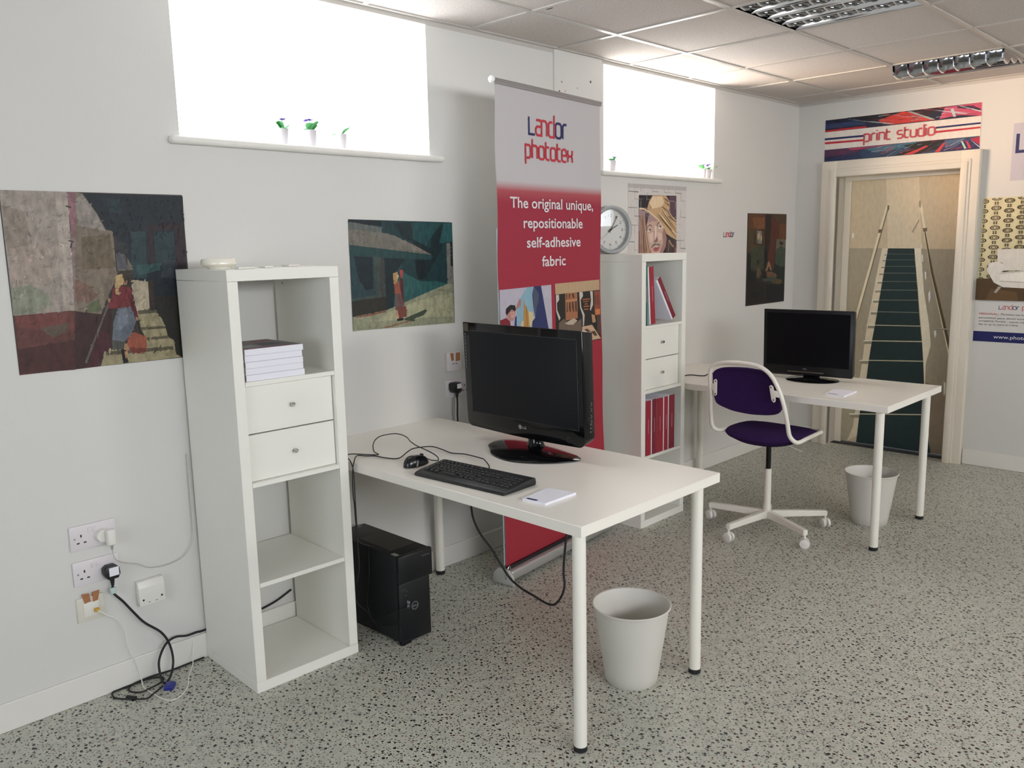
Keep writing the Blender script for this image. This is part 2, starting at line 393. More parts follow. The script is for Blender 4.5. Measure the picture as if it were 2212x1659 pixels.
# printed pictures: (colour, outline in mm)
ART = {
 'stairs_painting': [('3a3028', (6,573,579,570,538,-1,0,1)),
  ('9a8c80', (6,574,197,574,194,438,181,192,3,188,3,545)),
  ('a8998c', (162,573,197,574,188,287,181,192,149,194,155,401)),
  ('8a7a6c', (5,528,65,511,80,402,6,386)),
  ('a08c7e', (13,396,122,417,127,290,9,295)),
  ('848870', (4,274,61,282,106,253,116,215,65,192,1,190)),
  ('8f5a66', (197,574,222,574,212,400,201,393,196,453)),
  ('8a6f70', (196,453,212,400,186,191,181,192)),
  ('7b6a58', (222,574,243,570,275,518,328,445,327,320,329,301,306,258,283,216,264,174,220,181,183,192)),
  ('8c8078', (243,566,220,551,219,468,305,449,281,506)),
  ('6a5a40', (226,430,316,438,326,328,219,324)),
  ('7c5a48', (195,295,236,273,259,237,231,216,188,226)),
  ('566038', (214,201,261,225,265,186,227,181)),
  ('15222c', (243,571,579,570,572,312,538,-1,506,5,512,169,429,179,434,276,371,287,384,318,366,363,340,414,328,449,306,453,281,510)),
  ('1b3a40', (386,445,438,449,427,285,379,291)),
  ('17323a', (316,557,365,554,364,504,323,515)),
  ('16363d', (466,445,536,445,532,354,464,332)),
  ('2c1c26', (443,469,573,477,572,320,534,321,541,453,462,449,460,340,440,337)),
  ('1e4a4a', (391,334,485,339,479,315,400,298)),
  ('2c3844', (490,347,536,346,530,284,476,287)),
  ('54545c', (331,375,359,371,364,319,331,320)),
  ('6e6456', (368,359,384,318,331,316,331,320,364,321)),
  ('2b2c30', (332,414,367,410,371,374,331,379)),
  ('b0a080', (371,285,430,276,427,179,381,178,375,247)),
  ('3d2c24', (432,276,447,284,446,182,429,181)),
  ('26241f', (442,227,538,222,537,0,476,4,478,117,453,173)),
  ('9a8c60', (383,178,449,173,467,143,477,113,483,79,503,65,507,13,527,1,247,1,263,51,290,53,407,74,391,116)),
  ('5c5238', (385,178,450,177,455,167,388,165)),
  ('5c5238', (391,120,473,118,477,109,391,110)),
  ('5c5238', (408,82,483,83,486,73,407,74)),
  ('5c5238', (267,47,497,44,500,31,266,35)),
  ('62302a', (3,188,170,193,184,188,165,-1,0,1)),
  ('74332b', (4,186,170,191,177,134,121,128,7,152)),
  ('5c4a3c', (70,143,166,154,149,125,112,109)),
  ('4a1f1c', (3,82,175,96,165,-2,0,4)),
  ('3c1a1c', (182,190,268,174,281,193,301,203,287,53,259,48,243,0,165,-1)),
  ('4a1624', (235,106,274,122,287,53,256,48,243,2,206,2)),
  ('5c5450', (290,212,296,210,203,14,197,19)),
  ('4a4a44', (292,85,336,80,329,49,287,53)),
  ('626a78', (319,190,362,195,377,142,353,91,332,77,292,85,301,144)),
  ('727a88', (326,186,350,188,349,140,319,110,307,123)),
  ('7c1c26', (310,258,334,265,368,259,374,235,385,161,375,158,362,195,319,190,288,192,293,216,306,235)),
  ('5a141c', (354,236,374,235,383,162,375,160)),
  ('3a2a1c', (342,316,361,311,363,283,350,268,343,280)),
  ('a06a50', (347,284,361,283,357,268,348,268)),
  ('c09a50', (326,301,345,306,351,280,329,257,329,233,318,242,317,270)),
  ('b08060', (292,228,299,223,296,212,290,214)),
  ('b08060', (377,158,386,153,383,141,377,144)),
  ('2c1c14', (378,146,384,143,393,87,386,88)),
  ('a0441c', (349,91,366,106,385,96,405,86,404,37,387,26,348,39,339,68)),
  ('7c3014', (342,56,405,45,400,33,383,27,348,39)),
  ('1c1418', (317,50,329,49,339,3,321,1)),
  ('b07a40', (331,69,341,68,337,24,330,16,327,49)),
  ],
 'awning_painting': [('1c4348', (2,469,577,459,573,-6,-2,5)),
  ('15393f', (177,465,577,459,572,178,537,179,445,155,282,113,271,302,448,314,345,361,174,411)),
  ('132a30', (231,454,335,459,339,383,446,342,448,393,519,455,514,341,474,296,402,208,341,300,338,377,289,389)),
  ('184c50', (342,459,511,457,448,393,417,354,339,388)),
  ('14232c', (3,468,174,465,173,443,2,453)),
  ('5d6460', (3,460,172,437,171,414,1,430)),
  ('706c62', (1,430,174,414,235,403,345,361,448,314,314,328,191,344,0,365)),
  ('7c7468', (228,403,345,361,448,314,343,338)),
  ('1d4547', (0,365,191,344,448,314,444,292,188,306,0,321)),
  ('1f4048', (7,324,122,316,146,143,1,136)),
  ('142630', (19,318,115,311,114,177,74,174,44,213)),
  ('3c4a44', (122,316,155,310,149,143,145,138,1,133,2,141,126,150)),
  ('3c4240', (155,310,178,307,179,81,142,81)),
  ('2f2c26', (145,138,183,141,179,81,0,64,2,130)),
  ('13282f', (178,307,292,301,233,237,218,95,179,84)),
  ('122026', (348,294,406,290,402,208,366,204,353,233)),
  ('17595c', (523,456,577,458,573,372,496,364)),
  ('76766e', (538,364,561,366,561,265,576,256,572,175,537,179)),
  ('1a2428', (561,372,575,372,573,256,560,262)),
  ('1a5a5a', (268,247,373,198,477,193,534,179,445,155,282,113,218,95,244,193)),
  ('8e9072', (179,81,282,110,445,155,537,179,572,175,573,-6,-2,5,0,64)),
  ('a3a17c', (182,70,332,105,481,130,567,131,570,25,401,32,119,36)),
  ('7a7c62', (475,159,572,145,572,140,475,150)),
  ('8a5a44', (138,5,328,31,320,24,185,4)),
  ('8a4a34', (0,62,176,79,175,73,55,60)),
  ('3f4a3a', (271,36,396,69,410,65,387,44,328,31,335,20,278,30)),
  ('5c1c28', (259,214,277,213,277,94,260,98)),
  ('6a4a48', (232,160,263,153,275,97,273,75,227,78)),
  ('9a4a34', (224,205,252,206,260,164,263,148,228,150)),
  ('b08a4c', (222,238,247,245,252,220,237,193,223,194)),
  ('d0a080', (243,231,254,231,252,220,244,219)),
  ('b03c3c', (259,253,279,251,275,216,261,220)),
  ('7a3a2c', (238,88,288,93,289,46,246,38)),
  ('c89a70', (227,75,241,71,243,38,230,39)),
  ('1c1c20', (234,39,271,41,270,30,235,28)),
  ],
 'bedroom_painting': [('2c2a22', (3,638,570,640,573,4,12,2)),
  ('5e3a20', (3,638,250,639,250,420,11,364)),
  ('7a4826', (58,613,242,614,243,537,96,537)),
  ('4c3c24', (6,537,97,528,98,422,51,406,40,372,10,366)),
  ('3c4030', (51,406,245,424,246,246,59,252)),
  ('14181c', (6,364,49,368,60,239,131,232,134,163,12,164)),
  ('5a2a1c', (342,624,458,567,464,470,409,453,404,378,394,249,338,242,305,332,334,454)),
  ('6b3c1c', (341,639,570,640,576,460,465,461,458,567)),
  ('4e3820', (350,639,570,640,572,577,486,568,429,581)),
  ('2c201c', (251,627,342,628,334,454,293,376,251,245,247,463)),
  ('101418', (251,402,293,380,297,310,251,241)),
  ('6e6450', (427,462,571,456,566,393,487,412,414,378)),
  ('26221c', (466,443,533,438,525,416,487,416)),
  ('3e4a3a', (413,382,488,408,566,393,570,262,498,259,415,284)),
  ('1d2824', (411,280,498,259,570,262,569,143,425,195)),
  ('2a2018', (101,530,221,528,222,420,101,426)),
  ('787068', (110,523,208,521,210,429,111,433)),
  ('50483c', (110,523,137,522,139,432,111,433)),
  ('b09878', (138,498,168,511,183,490,171,458,142,464)),
  ('b09878', (185,490,210,485,207,451,189,455)),
  ('8a6a4a', (307,301,325,305,366,237,348,238,323,269,297,235,274,236)),
  ('6e4c34', (284,231,367,228,454,198,426,181,295,191)),
  ('1c2220', (131,314,170,326,181,291,155,275)),
  ('5c4a38', (142,262,192,256,212,221,186,191,146,193)),
  ('3f4c48', (223,176,388,194,465,170,371,157,260,162)),
  ('5c4c28', (371,157,446,171,528,163,525,136,468,130,382,145)),
  ('12181c', (229,229,265,236,291,187,227,185)),
  ('24201e', (12,162,261,157,297,4,12,2)),
  ('16191c', (289,138,565,130,573,4,297,4)),
  ('1a1c20', (85,104,193,77,159,44,87,57)),
  ],
 'portrait': [('2a2430', (102,848,492,854,501,401,100,411)),
  ('5a3c50', (419,850,492,852,495,718,437,735,389,774)),
  ('8a5c50', (101,769,155,758,181,741,179,643,217,540,240,504,241,410,100,413)),
  ('a08088', (105,765,185,754,275,721,252,703,193,694,178,660,142,627,105,644)),
  ('4a3c48', (170,749,207,741,193,711,178,660,149,660,163,711)),
  ('b8844c', (182,643,201,605,220,566,210,454,173,455,179,584)),
  ('b48a60', (142,720,146,693,151,661,157,627,162,588,168,546,174,499,176,499,173,546,169,588,164,627,158,662,151,693,143,720)),
  ('6a4038', (107,733,113,702,116,668,118,632,117,593,114,551,109,506,110,506,119,550,124,592,126,632,124,669,118,703,109,734)),
  ('a87860', (127,713,130,688,133,660,136,629,139,594,143,556,147,514,148,514,146,556,144,594,141,629,138,661,134,689,128,713)),
  ('6a4038', (129,748,134,712,139,675,143,636,146,596,148,553,150,509,152,509,153,553,153,596,150,636,146,675,139,713,131,748)),
  ('a87860', (114,726,114,697,115,666,116,633,117,596,119,558,121,516,122,516,124,558,125,596,124,633,122,666,119,697,115,726)),
  ('a87860', (151,709,152,685,155,658,161,627,169,593,179,554,191,512,192,512,182,555,174,593,167,628,160,658,156,685,152,709)),
  ('5a3838', (137,723,138,695,140,663,144,628,150,589,157,546,165,499,167,499,162,546,157,589,152,628,147,663,143,695,138,723)),
  ('c09a78', (123,739,125,706,127,672,129,635,132,597,135,556,139,514,140,514,138,556,136,597,134,635,131,672,128,706,124,739)),
  ('c09a78', (153,728,157,698,162,666,169,630,177,591,186,548,196,503,197,503,189,548,181,591,174,630,167,666,160,698,154,728)),
  ('6a4038', (153,733,155,702,159,668,165,632,173,593,183,551,196,507,198,507,188,551,180,593,172,632,165,669,160,702,155,733)),
  ('b48a60', (121,710,127,686,131,658,134,627,136,592,135,553,134,510,135,510,139,553,141,592,140,627,137,658,131,686,122,710)),
  ('a87860', (151,739,155,706,160,672,167,635,174,597,183,557,193,515,194,515,186,557,178,597,171,636,165,672,158,706,152,739)),
  ('5a3838', (142,709,142,685,145,658,149,627,155,592,164,554,174,511,176,511,169,554,163,593,157,627,152,658,147,686,143,709)),
  ('c09a78', (126,739,129,706,133,671,136,633,139,592,141,549,144,503,145,503,145,549,143,592,141,633,137,671,133,706,127,739)),
  ('b48a60', (155,756,161,718,168,679,175,639,183,598,192,556,201,513,202,513,195,557,188,599,181,640,173,679,165,718,157,756)),
  ('c09a78', (127,750,129,713,132,675,135,635,138,594,142,550,146,504,147,504,145,550,142,594,139,636,136,676,132,714,128,750)),
  ('5a3838', (124,717,128,691,131,661,134,627,137,590,138,549,139,504,141,504,142,549,142,590,140,627,136,661,131,691,125,717)),
  ('a87860', (115,754,121,717,126,678,128,638,129,596,127,552,124,507,125,507,131,552,134,595,134,638,131,678,125,717,116,755)),
  ('6a4038', (149,740,151,707,154,671,160,633,167,593,176,549,188,504,189,504,180,550,172,593,165,633,159,671,154,707,150,740)),
  ('a87860', (152,741,153,707,157,671,163,632,171,590,181,545,194,498,196,498,186,546,177,590,169,632,163,671,158,707,153,741)),
  ('5a3838', (142,718,143,691,146,662,151,628,157,592,165,552,175,508,176,508,169,552,162,592,156,629,151,662,147,691,143,718)),
  ('5a3838', (122,734,128,703,133,668,136,631,138,591,139,548,138,502,140,502,144,548,146,591,145,631,141,669,134,703,124,734)),
  ('a87860', (162,723,163,695,168,664,175,630,184,593,197,553,212,510,213,510,201,553,190,594,181,631,174,664,167,695,163,723)),
  ('c09a78', (112,716,115,690,117,661,119,629,119,594,119,555,118,514,120,513,124,555,127,594,127,629,125,661,121,690,114,716)),
  ('6a4038', (116,732,119,701,122,668,124,632,125,593,126,551,126,507,127,507,130,551,131,593,131,632,128,668,124,702,117,732)),
  ('c09a78', (151,718,155,692,160,661,166,627,174,590,183,549,192,504,194,504,188,549,181,590,174,628,167,662,160,692,153,718)),
  ('c09a78', (138,724,143,695,147,664,152,631,157,594,162,554,167,511,169,511,168,554,165,594,161,631,155,665,148,696,140,724)),
  ('c09a78', (161,740,162,707,166,671,173,632,183,591,196,547,212,500,213,500,200,547,189,591,179,633,172,671,166,707,162,740)),
  ('c09a78', (124,743,126,709,128,673,131,635,134,594,137,552,141,508,143,508,142,552,141,595,138,635,135,673,131,709,126,743)),
  ('a87860', (126,725,131,696,135,664,138,629,141,590,143,548,144,502,145,502,147,548,146,590,144,629,140,664,134,696,127,725)),
  ('b48a60', (156,723,162,694,169,663,176,627,184,588,193,545,202,498,203,498,197,545,190,588,182,628,175,663,166,695,158,723)),
  ('6a4038', (163,748,165,712,170,674,177,634,187,592,199,547,214,500,216,500,203,547,192,592,183,634,175,674,168,712,164,748)),
  ('5a3838', (147,721,148,693,151,662,157,628,164,589,173,547,185,502,187,502,178,548,170,590,163,628,158,662,153,693,149,721)),
  ('a87860', (123,729,128,699,132,667,135,632,137,595,138,554,139,512,140,511,144,554,145,595,144,632,140,667,133,700,125,729)),
  ('3a3438', (392,603,440,601,498,584,501,401,364,406,381,542)),
  ('a88868', (412,586,433,555,465,541,477,545,448,563,424,586)),
  ('a06058', (473,536,499,540,501,401,467,402)),
  ('8a6850', (410,590,409,575,409,561,409,546,409,531,409,517,409,502,410,502,413,516,414,531,415,546,414,561,413,575,411,590)),
  ('6a5044', (415,590,414,575,414,561,413,546,414,531,414,516,415,502,416,502,419,516,420,531,420,546,420,561,418,575,416,590)),
  ('8a6850', (482,589,479,575,479,560,480,545,482,530,486,515,492,500,493,500,491,515,489,530,488,545,486,560,485,575,483,589)),
  ('5a3838', (400,590,400,576,400,561,400,546,400,531,399,517,399,502,400,502,403,517,404,531,405,546,405,561,404,576,402,590)),
  ('6a5044', (480,589,478,575,478,560,479,545,481,530,485,515,490,500,491,500,489,515,487,530,485,545,484,560,482,575,482,589)),
  ('6a5044', (432,590,431,575,431,560,431,546,432,531,433,516,434,501,436,501,437,516,437,531,437,546,436,560,435,575,433,590)),
  ('5a3838', (447,590,446,575,446,560,446,545,447,531,449,516,452,501,453,501,453,516,452,531,452,545,451,560,450,575,448,590)),
  ('5a3838', (396,590,396,576,395,561,395,546,395,532,394,517,393,502,395,502,398,517,400,531,401,546,401,561,400,576,397,590)),
  ('5a3838', (470,590,468,575,468,560,468,545,470,530,474,515,478,500,480,500,479,515,477,530,476,545,475,560,473,575,472,590)),
  ('5a3838', (480,589,478,575,477,560,478,545,481,530,484,515,489,500,491,500,489,515,487,530,485,545,483,560,482,575,481,589)),
  ('5a3838', (404,590,404,575,403,561,403,546,403,531,403,517,403,502,404,502,407,516,409,531,409,546,409,561,408,575,405,590)),
  ('5a3838', (479,589,477,575,477,560,478,545,480,530,483,515,488,500,489,500,487,515,485,530,483,545,482,560,481,575,480,589)),
  ('c09884', (182,682,208,707,252,725,305,712,360,660,392,599,377,546,339,494,240,497,213,540,194,584,179,639)),
  ('a07068', (360,660,392,599,381,546,339,494,308,495,354,573,345,626)),
  ('a88078', (208,707,252,725,305,712,283,695,230,699,200,686)),
  ('d4b09c', (201,626,253,635,250,592,232,566,209,583)),
  ('d4b09c', (291,635,337,626,338,591,307,582)),
  ('cca894', (240,518,308,517,324,502,247,504)),
  ('d8b8a4', (264,673,283,669,284,609,269,587,261,600)),
  ('a07870', (252,643,261,643,260,600,252,587)),
  ('8a5c58', (284,609,296,587,292,577,262,573,255,581,269,587)),
  ('5a3c38', (179,643,189,669,212,680,234,673,245,660,229,671,208,674,192,666,184,643)),
  ('5a3c38', (283,669,292,689,313,696,336,691,356,669,333,686,313,691,298,684,289,667)),
  ('d8ccc8', (192,641,212,652,234,648,219,640,201,637)),
  ('4a4650', (207,650,222,651,225,642,212,640)),
  ('4a3030', (190,643,212,654,238,650,212,651)),
  ('d8ccc8', (300,660,321,673,348,666,337,656,314,653)),
  ('4a4650', (317,670,333,669,332,660,318,660)),
  ('4a3030', (297,660,321,675,351,667,321,671)),
  ('c0965c', (185,771,203,813,239,849,380,852,420,814,421,774,390,756,437,726,495,709,498,585,440,603,384,625,360,660,321,704,275,725,207,754)),
  ('c8a068', (370,780,384,763,400,745,419,729,440,712,464,697,490,682,491,682,468,699,446,715,425,731,406,747,388,764,371,781)),
  ('c8a068', (326,760,348,740,373,719,400,699,428,678,459,657,491,636,492,636,462,658,433,680,405,701,378,721,352,741,327,760)),
  ('8a6438', (336,765,358,745,381,726,405,706,432,687,461,667,491,647,492,647,463,668,435,688,409,708,384,727,360,746,337,765)),
  ('8a6438', (324,749,348,732,373,714,400,695,429,676,459,655,491,634,492,634,461,656,432,677,403,697,376,715,350,733,325,749)),
  ('7a5430', (321,747,345,730,371,712,398,693,427,673,458,653,491,631,492,632,462,654,432,675,403,695,375,714,348,732,322,748)),
  ('e0c490', (352,764,370,748,390,731,412,714,436,697,462,680,491,662,492,663,465,681,440,699,416,716,394,733,373,749,352,764)),
  ('e0c490', (386,788,397,771,410,755,427,740,445,725,466,711,490,698,491,698,469,712,450,727,432,742,415,757,401,772,387,788)),
  ('c8a068', (327,751,350,734,375,716,401,698,429,678,459,658,491,637,492,638,462,659,433,680,405,699,378,718,353,735,328,752)),
  ('e0c490', (315,743,340,726,367,708,395,688,426,668,458,647,491,625,492,625,461,648,430,670,400,691,371,710,343,727,316,744)),
  ('7a5430', (291,731,321,713,353,693,385,672,419,650,455,626,492,600,493,600,458,627,423,651,389,674,356,695,324,714,292,731)),
  ('e0c490', (303,749,330,728,359,706,390,683,422,660,456,637,492,613,493,613,460,638,427,662,395,686,364,708,334,729,304,750)),
  ('e0c490', (313,755,339,734,366,712,395,691,426,669,458,646,492,623,492,624,460,647,429,670,399,692,370,714,341,735,314,755)),
  ('e0c490', (291,736,321,716,352,695,385,673,419,650,455,625,492,599,493,600,457,626,423,651,389,675,356,697,323,717,291,736)),
  ('d8b47c', (367,781,382,762,399,744,418,727,440,710,464,694,490,678,491,678,467,695,444,712,423,729,403,746,385,763,368,781)),
  ('e0c490', (361,777,377,758,395,740,415,723,438,705,463,688,490,672,491,672,466,690,443,707,421,725,400,742,380,759,362,777)),
  ('8a6438', (340,758,360,741,382,724,406,706,432,688,460,670,491,651,492,652,464,672,438,691,412,709,388,726,364,743,342,759)),
  ('7a5430', (291,741,321,720,352,698,385,674,419,651,455,626,492,600,493,600,458,627,423,652,389,676,356,699,323,721,292,742)),
  ('7a5430', (350,765,369,748,389,731,412,714,436,697,462,679,491,661,492,661,464,680,439,698,415,715,392,732,371,749,351,765)),
  ('8a6438', (325,751,348,734,373,715,400,696,428,676,459,656,491,635,492,635,462,657,433,678,405,698,378,717,351,735,326,752)),
  ('8a6438', (290,735,319,715,351,694,384,672,418,649,454,624,492,598,493,599,458,626,423,651,389,674,356,696,323,717,291,736)),
  ('e0c490', (377,782,391,766,406,750,424,734,444,718,466,703,490,689,491,689,468,704,447,720,427,735,409,751,393,766,378,783)),
  ('e0c490', (348,765,366,747,386,730,409,712,434,694,461,677,491,659,492,659,465,679,440,697,416,715,393,732,370,749,349,765)),
  ('d8b47c', (374,777,388,761,403,746,421,730,442,715,465,700,490,686,491,686,468,702,446,717,427,732,408,747,391,762,375,777)),
  ('7a5430', (378,784,390,767,405,750,423,734,443,719,465,704,490,690,491,690,469,706,448,721,429,737,411,752,395,768,380,784)),
  ('7a5430', (372,778,386,761,402,745,421,729,441,714,465,698,490,683,491,684,468,700,446,716,425,731,407,747,389,762,373,778)),
  ('d8b47c', (353,770,371,753,391,735,413,717,436,699,463,682,491,664,492,665,465,683,440,701,417,719,395,736,374,754,354,771)),
  ('7a5430', (336,760,357,742,380,724,405,705,431,686,460,667,491,647,492,647,463,668,436,688,410,707,385,726,361,743,337,761)),
  ('8a6438', (342,765,362,747,384,728,407,709,433,691,461,672,491,653,492,654,464,673,438,693,412,712,388,730,365,748,343,765)),
  ('8a6438', (296,743,324,722,354,700,386,677,420,654,455,630,492,605,493,606,459,632,425,656,392,680,360,702,328,723,297,743)),
  ('8a6438', (355,777,372,757,391,738,412,719,436,701,462,683,491,666,492,666,466,685,442,703,418,722,396,740,376,759,356,777)),
  ('8a6438', (388,786,399,771,413,755,428,741,447,727,467,713,490,700,491,700,469,714,450,728,432,742,416,757,402,771,389,786)),
  ('d8b47c', (311,745,336,726,364,707,393,686,424,665,456,643,491,620,493,621,461,645,430,668,399,689,369,709,340,728,312,746)),
  ('d8b47c', (388,786,398,770,412,755,427,740,446,726,467,712,490,700,491,700,470,714,450,728,433,742,416,756,402,771,389,786)),
  ('c8a068', (350,769,368,751,389,733,411,715,436,697,462,679,491,661,492,661,465,680,439,698,415,716,392,734,371,752,350,769)),
  ('8a6438', (213,774,224,785,235,797,246,809,256,822,266,834,275,847,274,847,262,835,251,823,241,811,231,799,221,786,212,774)),
  ('8a6438', (207,767,217,781,227,794,236,808,244,821,252,834,259,846,258,846,249,834,239,822,230,809,222,795,214,782,206,768)),
  ('a87c48', (221,775,234,786,246,798,258,810,271,822,283,835,296,847,295,847,281,835,268,823,255,811,243,799,231,787,220,775)),
  ('8a6438', (218,774,230,786,241,798,253,810,264,822,276,834,287,847,286,847,273,835,260,823,248,811,237,799,227,787,217,775)),
  ('a87c48', (220,768,233,781,245,795,258,808,270,821,282,834,293,847,292,847,278,835,265,822,252,809,241,796,230,782,219,768)),
  ('8a6438', (229,776,243,787,257,798,271,810,286,822,300,835,315,848,315,848,298,836,282,824,267,812,253,800,240,788,228,776)),
  ('a87c48', (228,770,242,783,255,796,270,809,284,822,298,835,313,848,313,848,296,835,281,823,266,810,252,797,239,784,227,770)),
  ('a87c48', (215,776,226,787,238,798,249,810,259,822,270,834,280,847,279,847,267,835,255,823,244,811,233,800,223,788,214,777)),
  ('e0c490', (240,778,255,789,272,800,289,811,306,823,324,835,343,848,342,849,322,837,303,825,285,813,268,801,253,790,239,778)),
  ('a87c48', (212,776,223,787,233,798,243,810,253,822,262,834,271,846,270,847,259,835,248,823,238,811,229,799,219,788,211,776)),
  ('8a6438', (229,767,244,781,258,795,272,808,287,821,301,834,316,848,315,848,298,836,282,823,267,810,253,796,240,782,228,768)),
  ('e0c490', (230,770,245,783,259,796,274,809,289,822,303,835,318,848,317,848,300,836,284,823,268,811,254,797,241,784,229,770)),
  ('8a6438', (247,769,264,782,282,795,300,809,320,822,340,835,361,849,360,849,337,837,316,824,296,811,278,797,261,783,246,769)),
  ('e0c490', (236,768,251,782,267,795,283,809,299,822,316,835,333,848,333,848,314,836,296,823,279,810,263,796,249,782,235,768)),
  ('8a6438', (234,770,249,783,264,796,279,809,295,822,311,835,328,848,328,848,309,836,292,823,276,810,261,797,246,784,233,770)),
  ('e0c490', (226,770,239,783,253,796,266,809,280,821,293,834,307,847,306,848,290,835,275,823,261,810,248,797,236,784,225,770)),
  ('dcbc8c', (206,805,239,844,342,846,358,808,335,786,237,771)),
  ('6a4830', (331,790,374,774,397,757,382,761,335,784)),
  ('6a4830', (297,747,375,695,455,643,447,643,360,691)),
  ('6a4830', (382,743,453,713,495,700,495,696,446,707)),
  ('6a4830', (353,838,388,830,420,809,381,821)),
  ('6a4830', (357,817,412,800,420,787,381,804)),
  ('d8b88c', (105,776,148,774,207,758,275,725,321,699,360,660,352,658,313,695,267,718,200,750,148,764,105,766)),
  ('b04c50', (247,535,266,546,281,543,319,547,304,526,277,518,256,523)),
  ('7a2c34', (251,535,319,545,285,536)),
  ('5c6054', (223,540,239,555,256,565,273,568,284,564,304,566,319,558,332,559,319,553,298,556,277,560,258,555,239,544)),
  ],
 'banner_left_photo': [('b4afbd', (-9,1339,391,1344,398,1071,-16,1079)),
  ('84a8ba', (200,1340,249,1342,239,1260,253,1210,228,1076,116,1076,122,1244,153,1299)),
  ('c8b894', (202,1235,243,1223,253,1198,226,1163,200,1165)),
  ('c8b894', (155,1190,173,1192,170,1113,139,1147)),
  ('b08448', (176,1289,185,1264,209,1226,223,1077,169,1077,171,1216)),
  ('8a6030', (190,1257,195,1254,200,1165,195,1166)),
  ('2c3460', (251,1342,309,1342,384,1072,228,1076,237,1184,258,1197,275,1252,244,1254,240,1303)),
  ('4c5468', (251,1342,292,1306,286,1266,275,1252,258,1200,244,1254)),
  ('2a3464', (106,1210,119,1221,116,1076,89,1078)),
  ('b08078', (39,1238,63,1240,83,1250,112,1239,106,1213,86,1196,67,1201,48,1217)),
  ('c89890', (73,1236,107,1236,101,1213,81,1209)),
  ('221c22', (44,1256,74,1270,108,1266,115,1248,107,1239,83,1250,63,1237,48,1226,39,1238)),
  ('a87870', (114,1245,123,1268,143,1294,153,1287,150,1260,127,1250)),
  ('3a2428', (80,1229,94,1230,94,1228,81,1227)),
  ('7c2430', (-12,1207,43,1215,71,1197,82,1078,-16,1079)),
  ],
 'banner_right_photo': [('2a2624', (422,1346,818,1350,835,1041,428,1052)),
  ('b89c7c', (422,1346,818,1350,821,1296,425,1295)),
  ('a06a4c', (507,1293,613,1296,617,1168,510,1164)),
  ('4a342c', (516,1290,524,1290,523,1267,517,1267)),
  ('4a342c', (539,1290,553,1290,547,1268,541,1269)),
  ('4a342c', (565,1291,583,1291,588,1269,574,1270)),
  ('c09068', (512,1261,612,1261,612,1256,512,1256)),
  ('4a342c', (521,1251,526,1252,529,1205,520,1205)),
  ('4a342c', (541,1249,553,1252,555,1206,546,1202,539,1224)),
  ('4a342c', (567,1251,579,1252,582,1204,576,1200,565,1225)),
  ('4a342c', (594,1252,606,1253,608,1202,599,1200,593,1223)),
  ('8a4c38', (767,1292,821,1292,824,1166,772,1170)),
  ('c87a48', (779,1200,824,1200,824,1172,782,1172)),
  ('4a2c28', (776,1271,783,1272,785,1223,778,1224)),
  ('4a2c28', (799,1272,806,1273,808,1222,800,1222)),
  ('c4bcb4', (428,1293,453,1293,455,1268,435,1253,437,1221,465,1181,453,1169,429,1215)),
  ('c4bcb4', (630,1295,661,1294,664,1274,642,1256,648,1219,678,1180,671,1124,662,1125,660,1178,636,1220)),
  ('c4bcb4', (729,1294,754,1293,757,1225,734,1196,728,1200,738,1250)),
  ('a0603c', (658,1259,727,1259,727,1253,657,1254)),
  ('a0603c', (664,1248,716,1247,716,1243,663,1243)),
  ('a0603c', (679,1236,703,1236,703,1230,679,1230)),
  ('a0603c', (669,1224,719,1224,719,1217,669,1218)),
  ('a0603c', (672,1210,713,1209,712,1203,672,1204)),
  ('6c5c50', (450,1159,493,1175,528,1150,575,1139,647,1163,649,1045,448,1052)),
  ('b8a898', (499,1152,581,1171,611,1156,575,1139,528,1143)),
  ('c4a488', (653,1122,746,1124,831,1046,652,1047)),
  ('5a4434', (671,1107,702,1108,733,1091,702,1091)),
  ('5a4434', (733,1091,772,1091,797,1065,771,1064)),
  ('5a4434', (702,1077,727,1076,752,1059,720,1058)),
  ('b08a68', (740,1179,772,1170,782,1135,750,1134)),
  ('4c3c34', (788,1168,827,1169,830,1061,791,1086)),
  ],
 'stair_print': [('a69880', (-87,1996,734,1937,822,-31,-7,-115)),
  ('8a8270', (-62,1447,236,1444,208,1247,185,1066,161,895,143,723,142,482,127,223,127,86,31,-25,-11,-31)),
  ('857c6c', (491,1437,749,1432,822,-31,638,3,611,272,573,511,544,826,507,1151,480,1324)),
  ('786c5c', (570,511,664,482,776,343,781,-19,638,3,611,272)),
  ('b4a68e', (234,1967,456,1954,500,1437,271,1443)),
  ('b8ad98', (233,1444,273,1443,177,619,163,444,128,216,122,58,44,-9,85,122,111,439,133,655,151,895,176,1065,201,1247)),
  ('c0b6a2', (451,1441,497,1441,531,1151,580,916,600,767,574,639,578,499,611,272,621,195,604,193,538,826,487,1200)),
  ('1c2a2b', (273,1443,453,1440,458,1399,269,1402)),
  ('1c2a2b', (269,1402,458,1399,462,1360,262,1361)),
  ('5e6258', (259,1404,460,1401,460,1399,259,1402)),
  ('d0c6b2', (245,1404,269,1404,269,1401,243,1401)),
  ('7e7462', (250,1401,267,1401,267,1393,251,1393)),
  ('1c2a2b', (262,1361,462,1360,469,1314,258,1315)),
  ('5e6258', (252,1364,465,1362,465,1360,252,1361)),
  ('d0c6b2', (235,1364,262,1364,262,1360,232,1360)),
  ('7e7462', (240,1360,260,1360,260,1351,240,1351)),
  ('1c2a2b', (258,1315,469,1314,475,1267,252,1266)),
  ('5e6258', (248,1317,471,1317,471,1314,248,1314)),
  ('d0c6b2', (227,1317,258,1317,259,1313,225,1313)),
  ('7e7462', (232,1313,256,1313,257,1303,233,1303)),
  ('1c2a2b', (252,1266,475,1267,482,1209,245,1206)),
  ('5e6258', (242,1270,477,1270,477,1267,242,1266)),
